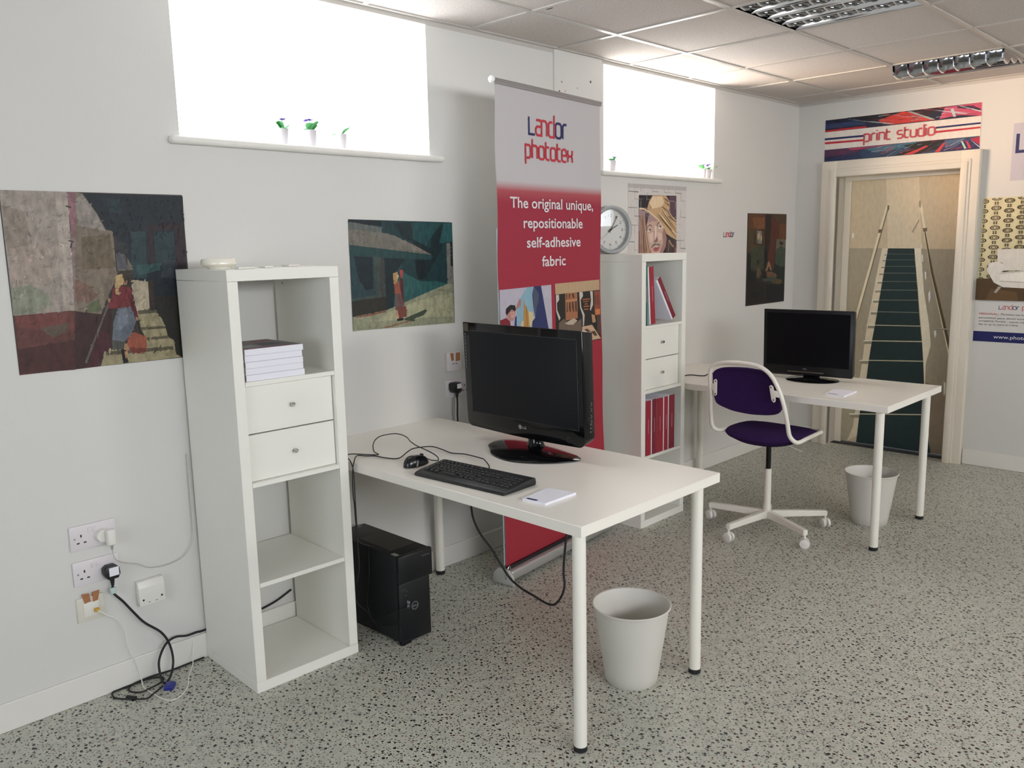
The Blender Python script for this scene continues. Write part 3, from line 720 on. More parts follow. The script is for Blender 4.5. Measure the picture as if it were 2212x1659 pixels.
  ('d0c6b2', (217,1269,252,1270,252,1265,214,1265)),
  ('7e7462', (222,1265,250,1265,250,1253,223,1253)),
  ('1c2a2b', (245,1206,482,1209,492,1149,238,1145)),
  ('5e6258', (235,1210,484,1212,484,1209,235,1206)),
  ('d0c6b2', (206,1210,245,1210,245,1205,204,1204)),
  ('7e7462', (211,1204,243,1205,243,1192,212,1192)),
  ('1c2a2b', (238,1145,492,1149,500,1078,229,1071)),
  ('5e6258', (228,1149,494,1153,494,1149,228,1144)),
  ('d0c6b2', (195,1148,238,1149,238,1143,193,1142)),
  ('7e7462', (200,1142,236,1143,236,1129,201,1128)),
  ('1c2a2b', (229,1071,500,1078,510,997,221,987)),
  ('5e6258', (219,1076,502,1083,502,1078,219,1071)),
  ('d0c6b2', (182,1075,229,1076,229,1070,180,1068)),
  ('7e7462', (187,1068,227,1070,228,1054,188,1053)),
  ('1c2a2b', (221,987,510,993,524,893,208,887)),
  ('5e6258', (210,992,512,997,513,992,211,986)),
  ('d0c6b2', (169,990,220,992,221,985,167,983)),
  ('7e7462', (175,983,218,985,219,968,176,966)),
  ('1c2a2b', (208,887,524,898,540,785,193,772)),
  ('9c967e', (197,893,526,903,526,897,198,887)),
  ('d0c6b2', (152,890,208,893,208,886,150,883)),
  ('7e7462', (158,883,205,886,206,867,159,865)),
  ('1c2a2b', (193,772,540,790,557,646,177,626)),
  ('9c967e', (182,778,542,795,542,788,183,771)),
  ('d0c6b2', (133,775,193,779,193,771,131,767)),
  ('7e7462', (138,767,190,771,191,751,139,748)),
  ('1c2a2b', (177,626,557,651,572,475,163,444)),
  ('9c967e', (166,632,559,657,560,650,166,625)),
  ('d0c6b2', (112,627,176,633,177,624,110,619)),
  ('7e7462', (118,619,174,624,175,603,119,598)),
  ('1c2a2b', (163,444,572,480,603,267,128,216)),
  ('9c967e', (152,451,574,487,574,479,153,443)),
  ('d0c6b2', (94,445,163,452,163,443,92,435)),
  ('7e7462', (100,436,161,442,162,420,101,413)),
  ('1c2a2b', (128,216,603,272,629,69,114,2)),
  ('9c967e', (117,223,605,279,605,271,117,215)),
  ('d0c6b2', (54,215,127,225,128,215,52,205)),
  ('7e7462', (60,206,125,215,126,190,61,182)),
  ('1c2a2b', (114,2,628,74,643,-20,34,-108)),
  ('c0b49c', (245,1744,264,1734,78,931,57,930)),
  ('6a5e4c', (256,1725,264,1722,81,931,76,931)),
  ('5c5240', (255,1744,267,1743,267,1710,254,1710)),
  ('5c5240', (201,1577,224,1579,223,1554,200,1552)),
  ('c0b49c', (465,1764,483,1757,585,1275,740,715,723,689,569,1275)),
  ('4a4030', (510,1568,518,1568,587,1275,739,733,733,689,571,1275)),
  ('8a7c68', (465,1764,475,1768,483,1751,480,1715,468,1725)),
  ('5c5240', (502,1578,530,1580,531,1556,506,1554)),
  ('8a7c68', (431,1558,474,1642,475,1624,438,1546)),
  ('d0ccc0', (496,1471,501,1471,504,1441,499,1441)),
  ('dcd8cc', (505,1395,513,1395,516,1348,510,1348)),
  ('dcd8cc', (531,1277,540,1280,544,1232,537,1225)),
  ('dcd8cc', (563,1127,573,1152,579,1103,571,1063)),
  ('dcd8cc', (615,868,629,879,631,844,623,821)),
  ('c8c2b4', (699,524,713,513,715,443,705,423)),
  ('c8c2b4', (12,1556,25,1553,24,1517,11,1523)),
  ],
 'sign': [('e4dcd4', (0,292,1024,289,1028,0,2,1)),
  ('181c38', (0,292,1024,289,1027,206,0,209)),
  ('2a3a60', (1,263,257,263,298,235,2,231)),
  ('b8242c', (3,222,289,222,299,211,3,209)),
  ('141018', (157,293,539,286,412,245,258,249)),
  ('d03830', (374,250,539,290,657,263,748,212,469,213,413,222)),
  ('9ab0b0', (158,284,488,217,451,217,258,258)),
  ('2a1420', (593,288,804,289,719,255,685,232)),
  ('9ab0b0', (566,287,594,284,748,216,722,215)),
  ('c85070', (804,285,1024,288,1027,206,892,226,774,213)),
  ('3a2040', (872,281,971,277,1024,245,1007,238,889,270)),
  ('c0ccd0', (700,284,891,235,975,221,882,245)),
  ('c0ccd0', (839,267,855,274,876,219,859,217)),
  ('c0ccd0', (888,287,1025,236,1025,229,897,278)),
  ('503050', (1,85,1025,81,1028,0,2,1)),
  ('2a4460', (267,63,1025,81,1028,0,270,0)),
  ('2a3458', (2,28,267,53,270,0,2,1)),
  ('b04060', (167,81,476,79,467,72,198,67)),
  ('3c6a80', (286,70,641,84,624,58,365,35)),
  ('181214', (551,65,712,81,816,75,785,25,645,1,499,5,607,41)),
  ('d03c40', (554,3,705,52,714,45,618,3)),
  ('2c2c58', (786,2,826,64,1025,72,1028,0)),
  ('4c6484', (817,71,943,76,903,40,820,22)),
  ('d03c40', (756,3,809,60,826,64,786,2)),
  ('a8d8cc', (912,62,923,61,951,10,939,6)),
  ('b02848', (968,69,1025,77,1027,24)),
  ('c83c50', (944,54,957,53,980,9,964,8)),
  ('b0c8dc', (973,60,977,58,1027,16,1025,10)),
  ('20245c', (0,167,280,163,280,150,0,153)),
  ('c02838', (1,139,278,134,279,121,2,125)),
  ('20245c', (755,166,1025,166,1026,155,756,154)),
  ('c02838', (754,139,1025,139,1026,128,755,126)),
  ],
 'sofa': [('54402a', (-2,435,279,445,290,288,0,284)),
  ('dedad2', (111,602,268,605,278,468,154,467,147,515,116,525)),
  ('e4e0d8', (58,467,68,515,120,525,152,506,154,467,130,448,137,400,283,392,285,356,157,361,103,390)),
  ('eeeae2', (129,453,278,468,283,392,137,400)),
  ('c4beb4', (130,450,278,466,278,461,130,444)),
  ('bcb6ac', (137,402,283,396,283,391,139,396)),
  ('a8a298', (131,366,149,361,121,322,107,326)),
  ],
}

# ================================================================ the room
L, H = 4.793, 2.51
X1, Y0 = 5.95, -4.0
W1 = (0.068, 1.213, 1.930, 2.497); W2 = (2.467, 3.615, 1.925, 2.492)   # window openings in the left wall: y0, y1, z0, z1
bm = NB(); T = -0.13
bx(bm, (T, Y0, 0), (0, L, 1.925)); bx(bm, (T, Y0, 1.925), (0, W1[0], 2.6)); bx(bm, (T, W1[1], 1.925), (0, W2[0], 2.6)); bx(bm, (T, W2[1], 1.925), (0, L, 2.6))
bx(bm, (T, W1[0], W1[3]), (0, W1[1], 2.6)); bx(bm, (T, W2[0], W2[3]), (0, W2[1], 2.6)); bx(bm, (T, W1[0], 1.925), (0, W1[1], W1[2]-.004))
wl = struct('wall_left', bm, WALL)
struct('plaster_patch', bx(NB(), (0, 2.052, 1.0), (0.010, 2.44, 2.505)), WALL, wl)
bm = NB()
for y, z, r in ((2.108, 2.352, .004), (2.343, 2.379, .007), (2.09, 2.305, .005), (2.135, 2.309, .003), (2.233, 2.335, .003)):
    cyl(bm, (0.0098, y, z), (0.0106, y, z), r, n=10)
struct('wall_fixing_marks', bm, mat('old_fixing', '6a5a50', .8), wl)
DX0, DX1, DZ = 0.325, 1.156, 1.968
bm = NB(); bx(bm, (T, L, 0), (DX0, L+.16, 2.6)); bx(bm, (DX1, L, 0), (X1, L+.16, 2.6)); bx(bm, (DX0, L, DZ), (DX1, L+.16, 2.6))
struct('wall_back', bm, WALL)
bm = NB(); bx(bm, (X1, Y0, 0), (X1+.1, -2.2, 2.6)); bx(bm, (X1, 4.3, 0), (X1+.1, L+.16, 2.6)); bx(bm, (X1, -2.2, 0), (X1+.1, 4.3, 1.70)); bx(bm, (X1, -2.2, 2.38), (X1+.1, 4.3, 2.6))
struct('wall_right', bm, WALL)
bm = NB(); bx(bm, (T, Y0-.1, 0), (1.35, Y0, 2.6)); bx(bm, (3.85, Y0-.1, 0), (X1+.1, Y0, 2.6)); bx(bm, (1.35, Y0-.1, 0), (3.85, Y0, .85)); bx(bm, (1.35, Y0-.1, 2.15), (3.85, Y0, 2.6))
struct('wall_front', bm, mat('dim_rear_wall', '8c8880', .8))
struct('floor', bx(NB(), (T, Y0-.1, -.05), (X1+.1, L+.3, 0)), FLOOR)

# suspended ceiling: tiles, the white tee grid, two louvre lights
GX, GY = 0.388-0.6, 2.076-0.6*11
cells = {(2, 11): 1, (2, 14): 1}
bm = NB()
xs = [0]+[GX+.6*i for i in range(1, 11) if GX+.6*i < X1]+[X1]; ys = [Y0]+[GY+.6*i for i in range(0, 16) if Y0 < GY+.6*i < L]+[L]
LX0, LX1 = 0.988, 1.588; LIGHTS = ((2.076, 2.676), (3.876, 4.476))
for i in range(len(xs)-1):
    for j in range(len(ys)-1):
        if abs(xs[i]-LX0) < .01 and any(abs(ys[j]-a) < .01 for a, b in LIGHTS): continue
        bx(bm, (xs[i]+.004, ys[j]+.004, H+.002), (xs[i+1]-.004, ys[j+1]-.004, H+.018), .002, 1)
ceil = struct('ceiling', bm, CEIL)
bm = NB(); w = .012
for x in xs[1:-1]:
    bx(bm, (x-w, Y0, H-.003), (x+w, L, H+.012), .0015, 1)
for y in ys[1:-1]:
    for i in range(len(xs)-1):
        bx(bm, (xs[i]+w, y-w, H-.0032), (xs[i+1]-w, y+w, H+.0115), .0015, 1)
struct('ceiling_grid', bm, mat('white_tee', 'bab6b1', .3), ceil)
bm = NB(); bx(bm, (0, Y0, H-.004), (.026, L, H+.003)); bx(bm, (0, Y0, H-.022), (.003, L, H)); bx(bm, (.026, L-.026, H-.004), (X1, L, H+.003)); bx(bm, (.0, L-.003, H-.022), (X1, L, H))
struct('edge_angle', bm, mat('white_edge_angle', 'bfbbb6', .4), ceil)
struct('roof_void', bx(NB(), (T, Y0-.1, H+.14), (X1+.1, L+.16, H+.2)), mat('void_grey', '808080', .9), ceil)
# brown stain beside one tee
struct('tile_mark', bx(NB(), (.455, 1.488, H-.0005), (.485, 1.506, H+.003)), mat('brown_mark', '5a4438', .8), ceil)

def louvre_light(x0, y0, drop, label):
    t = thing('ceiling_light', label, 'ceiling light', (x0+.3, y0+.3, H)); a = .288
    bm = NB()
    bx(bm, (-a, -a, .10), (a, a, .105)); bx(bm, (-a-.004, -a, 0), (-a, a, .105)); bx(bm, (a, -a, 0), (a+.004, a, .105)); bx(bm, (-a, -a-.004, 0), (a, -a, .105)); bx(bm, (-a, a, 0), (a, a+.004, .105))
    obj('housing', bm, mat('light_housing', '606060', .3), t)
    for k in range(4):
        y = -.216+.144*k
        cyl_b = cyl(NB(), (-.275, y, .072), (.275, y, .072), .013, n=14)
        tb = obj('tube_lamp', cyl_b, mat('unlit_tube', 'e4e6e6', .2), t)
        for s in (-.286, .268): obj('end_cap', cyl(NB(), (s, y, .072), (s+.018, y, .072), .0135, n=14), ALU, tb)
    # mirror louvre: curved reflector blades along x, leaf shaped cross blades along y
    M = Matrix.Translation((0, .285, 0)) @ Matrix.Rotation(math.atan2(drop, .57), 4, 'X') @ Matrix.Translation((0, -.285, 0))
    bm = NB(); hb = .044 if drop == 0 else .085
    def sheet(rows):
        V = [[bm.verts.new(M @ Vector(p)) for p in r] for r in rows]
        for i in range(len(V)-1):
            for k in range(len(V[0])-1): bm.faces.new((V[i][k], V[i][k+1], V[i+1][k+1], V[i+1][k]))
    prof = [(.0, 0.0), (.0016, .004), (.0042, .014), (.0066, .027), (.008, hb)]
    for k in range(5):
        y = -.285+.1425*k
        for s in (-1, 1):
            if (k == 0 and (s < 0 or drop)) or (k == 4 and s > 0): continue
            sheet([[(x, y+s*o, z) for x in (-.283, .283)] for o, z in prof])
    for k in range(8):
        x = -.283+.0808*k
        for q in range(4):
            ya, yb = -.285+.1425*q, -.285+.1425*(q+1); rows = []
            for s in (-1, 1):
                rows = [[(x+s*o*.75, ya+(yb-ya)*t_, .002+.022*(1-math.sin(PI*t_))+z*(.62 if drop == 0 else .9)) for t_ in (0, .15, .3, .5, .7, .85, 1)] for o, z in prof]
                sheet(rows)
    obj('mirror_louvre', bm, MIRROR, t, fix=False)
    return t
louvre_light(LX0, LIGHTS[0][0], 0.0, 'square ceiling light with mirror louvre, nearer one at the top edge')
louvre_light(LX0, LIGHTS[1][0], 0.085, 'ceiling light whose mirror louvre hangs open near the back wall')

# windows of the left wall
def high_window(n, w):
    y0, y1, z0, z1 = w
    bm = NB(); f = .035
    bx(bm, (T-.03, y0-f, z0-f), (T, y0, z1+f), .002); bx(bm, (T-.03, y1, z0-f), (T, y1+f, z1+f), .002); bx(bm, (T-.03, y0, z0-f), (T, y1, z0), .002); bx(bm, (T-.03, y0, z1), (T, y1, z1+f), .002)
    fr = struct('window_%d' % n, bm, TRIMW)
    struct('window_pane', bx(NB(), (T-.018, y0, z0), (T-.014, y1, z1)), GLASS, fr)
    b = NB(); bx(b, (T, y0, z0-.024), (0, y1, z0)); bx(b, (0, y0-.045, z0-.026), (.036, y1+.062, z0), .011, 3)
    struct('window_sill', b, TRIMW, fr, smooth=True)
high_window(1, W1); high_window(2, W2)
struct('window_3', bx(bx(bx(NB(), (X1, -2.2, 1.70), (X1+.08, 4.3, 1.74)), (X1, -2.2, 2.34), (X1+.08, 4.3, 2.38)), (X1, .55, 1.74), (X1+.08, .61, 2.34)), TRIMW)
struct('window_4', bx(bx(bx(NB(), (1.35, Y0-.08, .85), (3.85, Y0, .92)), (1.35, Y0-.08, 2.08), (3.85, Y0, 2.15)), (2.57, Y0-.08, .92), (2.63, Y0, 2.08)), TRIMW)

# skirting
def skirt(name, lo, hi): struct(name, bx(NB(), lo, hi, .003, 1), TRIMW, smooth=True)
skirt('baseboard_left', (0, Y0, 0), (.012, L, .098))
skirt('baseboard_back', (1.256, L-.012, 0), (X1, L, .108))
skirt('baseboard_back_corner', (0.012, L-.012, 0), (.213, L, .108))

# door: stepped casing, jambs, leaf covered with a photograph of a staircase
def frame_box(bm, x0, x1, zt, wd, ya, yb, bev=.004):
    bx(bm, (x0, ya, 0), (x0+wd, yb, zt), bev); bx(bm, (x1-wd, ya, 0), (x1, yb, zt), bev); bx(bm, (x0+wd-.002, ya, zt-wd), (x1-wd+.002, yb, zt), bev)
bm = NB(); frame_box(bm, .213, 1.252, 2.076, .112, L-.052, L, .003)
cas = struct('trim_1', bm, CREAM, smooth=True)
bm = NB(); frame_box(bm, .268, 1.203, 2.022, .057, L-.060, L-.050); frame_box(bm, .286, 1.186, 2.003, .039, L-.068, L-.058); frame_box(bm, .306, 1.170, 1.983, .019, L-.062, L-.05, .003)
struct('architrave_moulding', bm, CREAM, cas, smooth=True)
bm = NB(); bx(bm, (DX0-.012, L-.05, 0), (DX0, L+.16, DZ+.01)); bx(bm, (DX1, L-.05, 0), (DX1+.012, L+.16, DZ+.01)); bx(bm, (DX0, L-.05, DZ-.002), (DX1, L+.16, DZ+.01))
bx(bm, (DX0, L+.092, 0), (DX0+.046, L+.110, DZ-.0305), .002, 1); bx(bm, (DX0, L+.092, DZ-.030), (DX1, L+.110, DZ), .002, 1)
struct('door_jamb', bm, CREAM, cas)
dr = struct('door_1', bx(NB(), (.345, 4.905, .010), (1.150, 4.948, 1.964), .001, 1), CREAM)
dr['label'] = 'door covered with a life size photograph of a green carpeted staircase'; dr['category'] = 'door'
pr = flat_art('stair_photograph', ART['stair_print'], lambda h, z, d: (min(max(.375+h, .346), 1.149), 4.905-d, min(max(.01+z, .011), 1.963)), PHOTO, dr, step=.00003, gain=1.75)
pr['label'] = 'photograph of stairs with dark green runner and two handrails'
bm = NB(); bx(bm, (1.098, 4.899, .845), (1.130, 4.905, .955), .002)
obj('handle_plate', bm, mat('dull_steel', 'a8a49a', .35, metal=.7), dr)
bm = NB(); tube(bm, spline([(1.114, 4.902, .905), (1.114, 4.865, .905), (1.100, 4.855, .903), (1.06, 4.855, .902), (1.022, 4.857, .906)], 6), .006)
obj('door_handle', bm, mat('dull_steel', 'a8a49a', .35, metal=.7), dr)
obj('keyhole', cyl(NB(), (1.114, 4.8985, .862), (1.114, 4.899, .862), .006, n=12), DARKHOLE, dr)
struct('trim_2', bx(NB(), (DX0, 4.822, 0), (DX1, 4.99, .004)), mat('dark_threshold', '2a2626', .7))

# ================================================================ pictures and signs
def sheet_on_left(name, y0, y1, z0, z1, m, label, cat, th=.002):
    return tag(obj(name, bx(NB(), (0, y0, z0), (th, y1, z1)), m, smooth=False), label, cat)
p = sheet_on_left('painting', -.519, .058, 1.155, 1.729, mat('print_edge_dark', '3a3030', .5), 'unframed painting of a woman in a red jacket climbing stairs with a bag', 'painting')
flat_art('painted_image', dabs(ART['stairs_painting'], 1500, 9, 2.6, (-30, 110), .14, 1), on_left_wall(-.519, 1.155, .002), PAINTING, p, step=.000002, gain=1.0, sat=.72)
p = sheet_on_left('painting', .755, 1.333, 1.173, 1.652, mat('print_edge_dark', '3a3030', .5), 'unframed painting of a woman with suitcase by a teal building under an awning', 'painting')
p.data.vertices.foreach_get
bmx = bmesh.new(); bmx.from_mesh(p.data); bmesh.ops.delete(bmx, geom=list(bmx.verts), context='VERTS')
prism(bmx, [(.757, 1.187), (1.330, 1.174), (1.332, 1.630), (1.322, 1.640), (.759, 1.650)], 0, .002, 'X'); bmx.to_mesh(p.data); bmx.free()
flat_art('painted_image', dabs(ART['awning_painting'], 1000, 8, 2.2, (-20, 30), .13, 2), on_left_wall(.755, 1.18, .002), PAINTING, p, step=.000002, gain=1.0, sat=.8)
p = sheet_on_left('painting', 4.068, 4.641, 1.072, 1.715, mat('print_edge_dark', '3a3030', .5), 'small dark painting of an orange and green bedroom near the far corner', 'painting')
flat_art('painted_image', dabs(ART['bedroom_painting'], 500, 12, 4, (40, 120), .12, 3), on_left_wall(4.07, 1.073, .002), PAINTING, p, step=.000003, sat=.85)

p = sheet_on_left('poster', 2.690, 3.293, .957, 1.866, mat('poster_paper', 'dcd9d6', .5), 'poster of a moustached face in a straw hat on white brick background', 'poster', .002)
rb = random.Random(3); shp = [('cfcbc8', (0, 275, 603, 275, 603, 909, 0, 909))]
for r in range(13):
    z = 290+r*48; off = 60 if r % 2 else 0
    for k in range(-1, 6):
        x0 = off+k*120
        if rb.random() < .85 and 0 <= x0 < 590:
            xe = min(603, x0+rb.randint(50, 112)); j = rb.randint(-3, 3); shp.append((rb.choice(('8d8884', 'a29d99', '7a7672')), (x0, z+j, xe, z+j+rb.randint(-3, 3), xe, z+j+3, x0, z+j+4)))
        if rb.random() < .8 and 0 < x0 < 600: shp.append((rb.choice(('9a9591', 'aaa5a1')), (x0, z, x0+3, z, x0+4, z+46, x0, z+44)))
shp.append(('8a8684', (0, 885, 603, 885, 603, 909, 0, 909))); shp[-1] = ('b8b4b2', shp[-1][1])
flat_art('brick_background', shp, on_left_wall(2.690, .957, .002), PHOTO, p, step=.00001)
flat_art('portrait_image', ART['portrait'], on_left_wall(2.69, .955, .0026), PHOTO, p, step=.00001, gain=1.15, sat=.72)
flat_art('footer_band', [('20245e', (0, 0, 603, 0, 603, 74, 0, 74))], on_left_wall(2.690, .957, .002), PHOTO, p)
pl = on_left_wall(0, 0, .0006)
p = tag(obj('logo_sticker', bx(NB(), (0, 3.742, 1.548), (.0006, 3.906, 1.605)), WALL, smooth=False), 'small red and navy logo sticker on the wall above the far desk', 'logo sticker')
def landor(h0, z0, h1, xh, place, parent, wt=.15):
    s = (h1-h0)/(.72+.80+.72*0.93+.80+.86+.62-.2)
    stroke_word('L', h0, z0, .6*s*.86, xh*.97, place, LOGOBLUE, parent, 'letter', wt)
    x = h0+.80*s*.9; stroke_word('a', x, z0, .62*s*.95, xh, place, LOGORED, parent, 'letter', wt)
    x += .74*s; stroke_word('n', x, z0, .5*s, xh, place, LOGORED, parent, 'letter', wt)
    x += .64*s; stroke_word('d', x, z0, .6*s, xh, place, LOGORED, parent, 'letter', wt)
    x += .76*s; stroke_word('o', x, z0, .66*s, xh, place, LOGOBLUE, parent, 'letter', wt)
    x += .82*s; stroke_word('r', x, z0, .42*s, xh, place, LOGOBLUE, parent, 'letter', wt)
landor(3.752, 1.556, 3.896, .026, pl, p, .22)

# print studio sign over the door
p = tag(obj('sign', bx(NB(), (.204, L-.002, 2.080), (1.232, L, 2.374)), mat('sign_board', 'e4dcd4', .5), smooth=False), 'print studio sign with red and blue streaks above the door', 'sign')
sg = ART['sign']; rs = random.Random(11); streaks = []
for k in range(150):
    top = k % 2; x = rs.uniform(15, 1010); z = rs.uniform(222, 284) if top else rs.uniform(10, 76); a = math.radians(rs.uniform(-22, 4) if top else rs.uniform(2, 30)); l = rs.uniform(12, 55); w = rs.uniform(.7, 2.2)
    c = rs.choice(('20305c', '101428', '181c38', '304878', '8c2438') if x < 380 else ('c03038', 'd04448', '181018', '602030', '98b0b4') if x < 700 else ('c04868', 'b8c8cc', '301c38', 'd03c48', '3c5480'))
    ca, sa = math.cos(a)*l, math.sin(a)*l; zlo, zhi = (214, 290) if top else (2, 80)
    pts = [(x-ca, z-sa-w), (x+ca, z+sa-w*.3), (x+ca, z+sa+w*.3), (x-ca, z-sa+w)]
    streaks.append((c, tuple(v for p_ in pts for v in (min(max(p_[0], 2), 1025), min(max(p_[1], zlo), zhi)))))
sg = [s_ for s_ in sg[:-4]] + streaks + sg[-4:]
flat_art('printed_streaks', sg, lambda h, z, d: (min(max(.204+h, .2041), 1.2319), L-.002-d, min(max(2.08+z, 2.0801), 2.3739)), PHOTO, p, step=.00001)
bp_ = on_back_wall(0, 0, L-.0048)
stroke_word('priNt studio', .488, 2.196, .466, .050, bp_, LOGORED, p, wt=.21)

# sofa poster and logo panel right of the door
p = tag(obj('poster', bx(NB(), (1.271, L-.002, .838), (1.873, L, 1.768)), mat('poster_paper', 'dcd9d6', .5), smooth=False), 'poster of a white sofa against patterned wallpaper, right of the door', 'poster')
shp = [('d8cfa8', (0, 275, 602, 275, 602, 930, 0, 930))]
def ring(cx, cz, rx, rz, w, col):
    n = 16; out = []
    for i in range(n):
        a, b = 2*PI*i/n, 2*PI*(i+1)/n
        out.append((col, tuple(v for q in ((a, 1), (b, 1), (b, 1-w), (a, 1-w)) for v in (cx+rx*q[1]*math.cos(q[0]), cz+rz*q[1]*math.sin(q[0])))))
    return out
for i in range(9):
    for j in range(11):
        cx, cz = i*74+10+0, 925-j*62+(0 if i % 2 else -18)
        if cz < 300: continue
        shp += [s for s in ring(cx, cz, 30, 15, .30, '4a4034') + ring(cx, cz, 17, 8, .45, '6a5c48') if all(0 <= s[1][k] <= 602 for k in (0, 2, 4, 6)) and all(s[1][k] <= 930 for k in (1, 3, 5, 7))]
        for dx, dz in ((-7, 26), (7, 26), (-7, 36), (7, 36)):
            if 6 < cx+dx < 596 and cz+dz < 925 and cz+dz > 280: shp.append(('4a4034', tuple(v for q in ellipse(cx+dx, cz+dz, 6, 5, 6) for v in q)))
shp.append(('54402a', (0, 275, 602, 275, 602, 415, 0, 415)))
shp.append(('6a5034', (60, 275, 250, 275, 240, 330, 90, 350)))
sofa = [s for s in ART['sofa'] if s[0] != '54402a']
for c, f in sofa:
    f = list(f); g = [(f[k], f[k+1]) for k in range(0, len(f), 2)]; g = [(min(h, 301) if h > 255 else h, z) for h, z in g]
    shp.append((c, tuple(v for q in g for v in q))); shp.append((c, tuple(v for q in g for v in (602-q[0], q[1]))))
flat_art('sofa_photograph', shp, on_back_wall(1.271, .838, L-.002), PHOTO, p, step=.000004)
bp2 = on_back_wall(0, 0, L-.0018)
landor(1.412, 1.056, 1.532, .020, bp2, p, .17); stroke_word('phototex', 1.546, 1.056, .165, .020, bp2, LOGORED, p, wt=.17)
DARKTXT = mat('dark_grey_print', '44404a', .6)
type_mesh('PERSONAL:', 1.299, 1.017, .114, .0135, bp2, LOGORED, p)
type_mesh('Phototex can be', 1.428, 1.017, .135, .0135, bp2, DARKTXT, p)
type_mesh('personalised space, almost anywhere', 1.298, .992, .300, .0125, bp2, DARKTXT, p)
type_mesh('completely flexible - spaces may be', 1.298, .971, .300, .0125, bp2, DARKTXT, p)
type_mesh('day or up to years at a time.', 1.299, .950, .232, .0125, bp2, DARKTXT, p)
flat_art('footer_band', [('20245e', (0, 3, 602, 3, 602, 70, 0, 70))], on_back_wall(1.271, .838, L-.002), PHOTO, p)
type_mesh('www.phototex', 1.392, .865, .245, .024, bp2, PAPER, p)
p = tag(obj('logo_sign', bx(NB(), (1.420, L-.003, 1.867), (2.22, L, 2.217)), mat('pale_panel', 'bfbcc8', .5), smooth=False), 'pale grey panel with large blue letter L, cut by the right edge', 'sign')
landor(1.448, 2.043, 1.88, .096, on_back_wall(0, 0, L-.003), p, .2)
stroke_word('phototex', 1.50, 1.92, .36, .05, on_back_wall(0, 0, L-.003), LOGORED, p, wt=.15)

# ================================================================ sockets and leads on the left wall
def double_socket(y0, z0, label, w=.150, h=.086, holes=(0,)):
    t = thing('wall_socket', label, 'wall socket', (0, y0, z0))
    obj('plate', bx(NB(), (0, 0, 0), (.009, w, h), .003, 2), PLASG, t)
    for s in (0, 1):
        obj('rocker_switch', bx(NB(), (.009, .064+s*.016-.005, h-.030), (.012, .064+s*.016+.005, h-.012), .002), PLASG, t)
    for s in holes:
        cy = .036+s*.078
        for dy, dz, a, b in ((0, .050, .0022, .0045), (-.011, .026, .0045, .0022), (.011, .026, .0045, .0022)):
            obj('pin_hole', bx(NB(), (.0088, cy+dy-a, dz-b), (.0094, cy+dy+a, dz+b)), DARKHOLE, t)
    obj('fixing_screw', cyl(NB(), (.0088, .015, h/2), (.0097, .015, h/2), .0035, n=12), ALU, t)
    return t
double_socket(-.430, .540, 'pinkish white double socket with a white charger, upper one of the pair')
double_socket(-.431, .415, 'pinkish white double socket with a black plug, below the charger socket')
double_socket(1.259, .822, 'double socket above the near desk, left of the monitor', holes=(1,))

def plug_round(m, y, z, parent):
    return m
# white charger and its lead
t = thing('phone_charger', 'white mains charger plugged in the upper double socket, thin white lead', 'charger', (0, -.316, .54))
bm = NB(); cyl(bm, (.010, -.012, .038), (.030, -.012, .038), .023, .021, n=28)
obj('plug_base', bm, PLASW, t)
bm = NB(); bx(bm, (.030, -.010, .004), (.058, .020, .060), .008, 3); obj('body', bm, PLASW, t)
bm = NB(); cyl(bm, (.045, .005, -.012), (.045, .005, .005), .003, .006, n=10); obj('strain_relief', bm, mat('grey_rubber', '9a9a9a', .5), t)
lead = [(.045, -.311, .528), (.04, -.303, .492), (.03, -.274, .467), (.026, -.225, .446), (.024, -.185, .420), (.024, -.128, .411), (.024, -.062, .423), (.022, -.023, .464), (.012, -.012, .525), (.008, -.010, .64), (.006, -.009, .80)]
bm = NB(); tube(bm, [(a, b+.316, c-.54) for a, b, c in spline(lead, 6)], .0016, 6); obj('lead', bm, mat('grey_white_lead', 'b8b6b0', .5), t)

# black plug and power cable to the floor
t = thing('power_cable', 'thick black power cable from the lower socket, looping down to the floor', 'power cable', (0, -.316, .43))
bm = NB(); prism(bm, [(-.026, .010), (-.016, -.008), (.018, -.008), (.026, .008), (.024, .030), (.012, .040), (-.014, .040), (-.026, .030)], .010, .044, 'X', .003)
obj('plug', bm, BLKMATT, t)
bm = NB(); bx(bm, (.0445, -.012, .004), (.0452, .020, .034)); obj('plug_label', bm, PAPER, t)
bm = NB(); cyl(bm, (.03, 0, -.034), (.03, 0, -.006), .005, .009, n=12); obj('cord_grip', bm, BLKMATT, t)
bm = NB(); bx(bm, (.022, -.012, -.062), (.042, .008, -.040), .004); obj('cable_tag', bm, mat('clear_tag', 'b8ccc8', .2), t)
c1 = [(.03, -.316, .398), (.034, -.319, .372), (.036, -.290, .330), (.04, -.259, .279), (.04, -.226, .230), (.042, -.173, .175), (.045, -.148, .121), (.060, -.146, .060), (.082, -.170, .016), (.096, -.198, .006), (.085, -.205, .030), (.06, -.198, .070), (.045, -.178, .102), (.035, -.150, .126), (.03, -.115, .132), (.028, -.075, .121), (.013, -.03, .114), (.0072, -.01, .1088), (.0065, .05, .1088), (.0065, .20, .1092), (.0065, .30, .122), (.0065, .38, .15)]
bm = NB(); tube(bm, [(a, b+.316, c-.43) for a, b, c in spline(c1, 8)], .0042, 8); obj('cable', bm, BLKRUB, t)

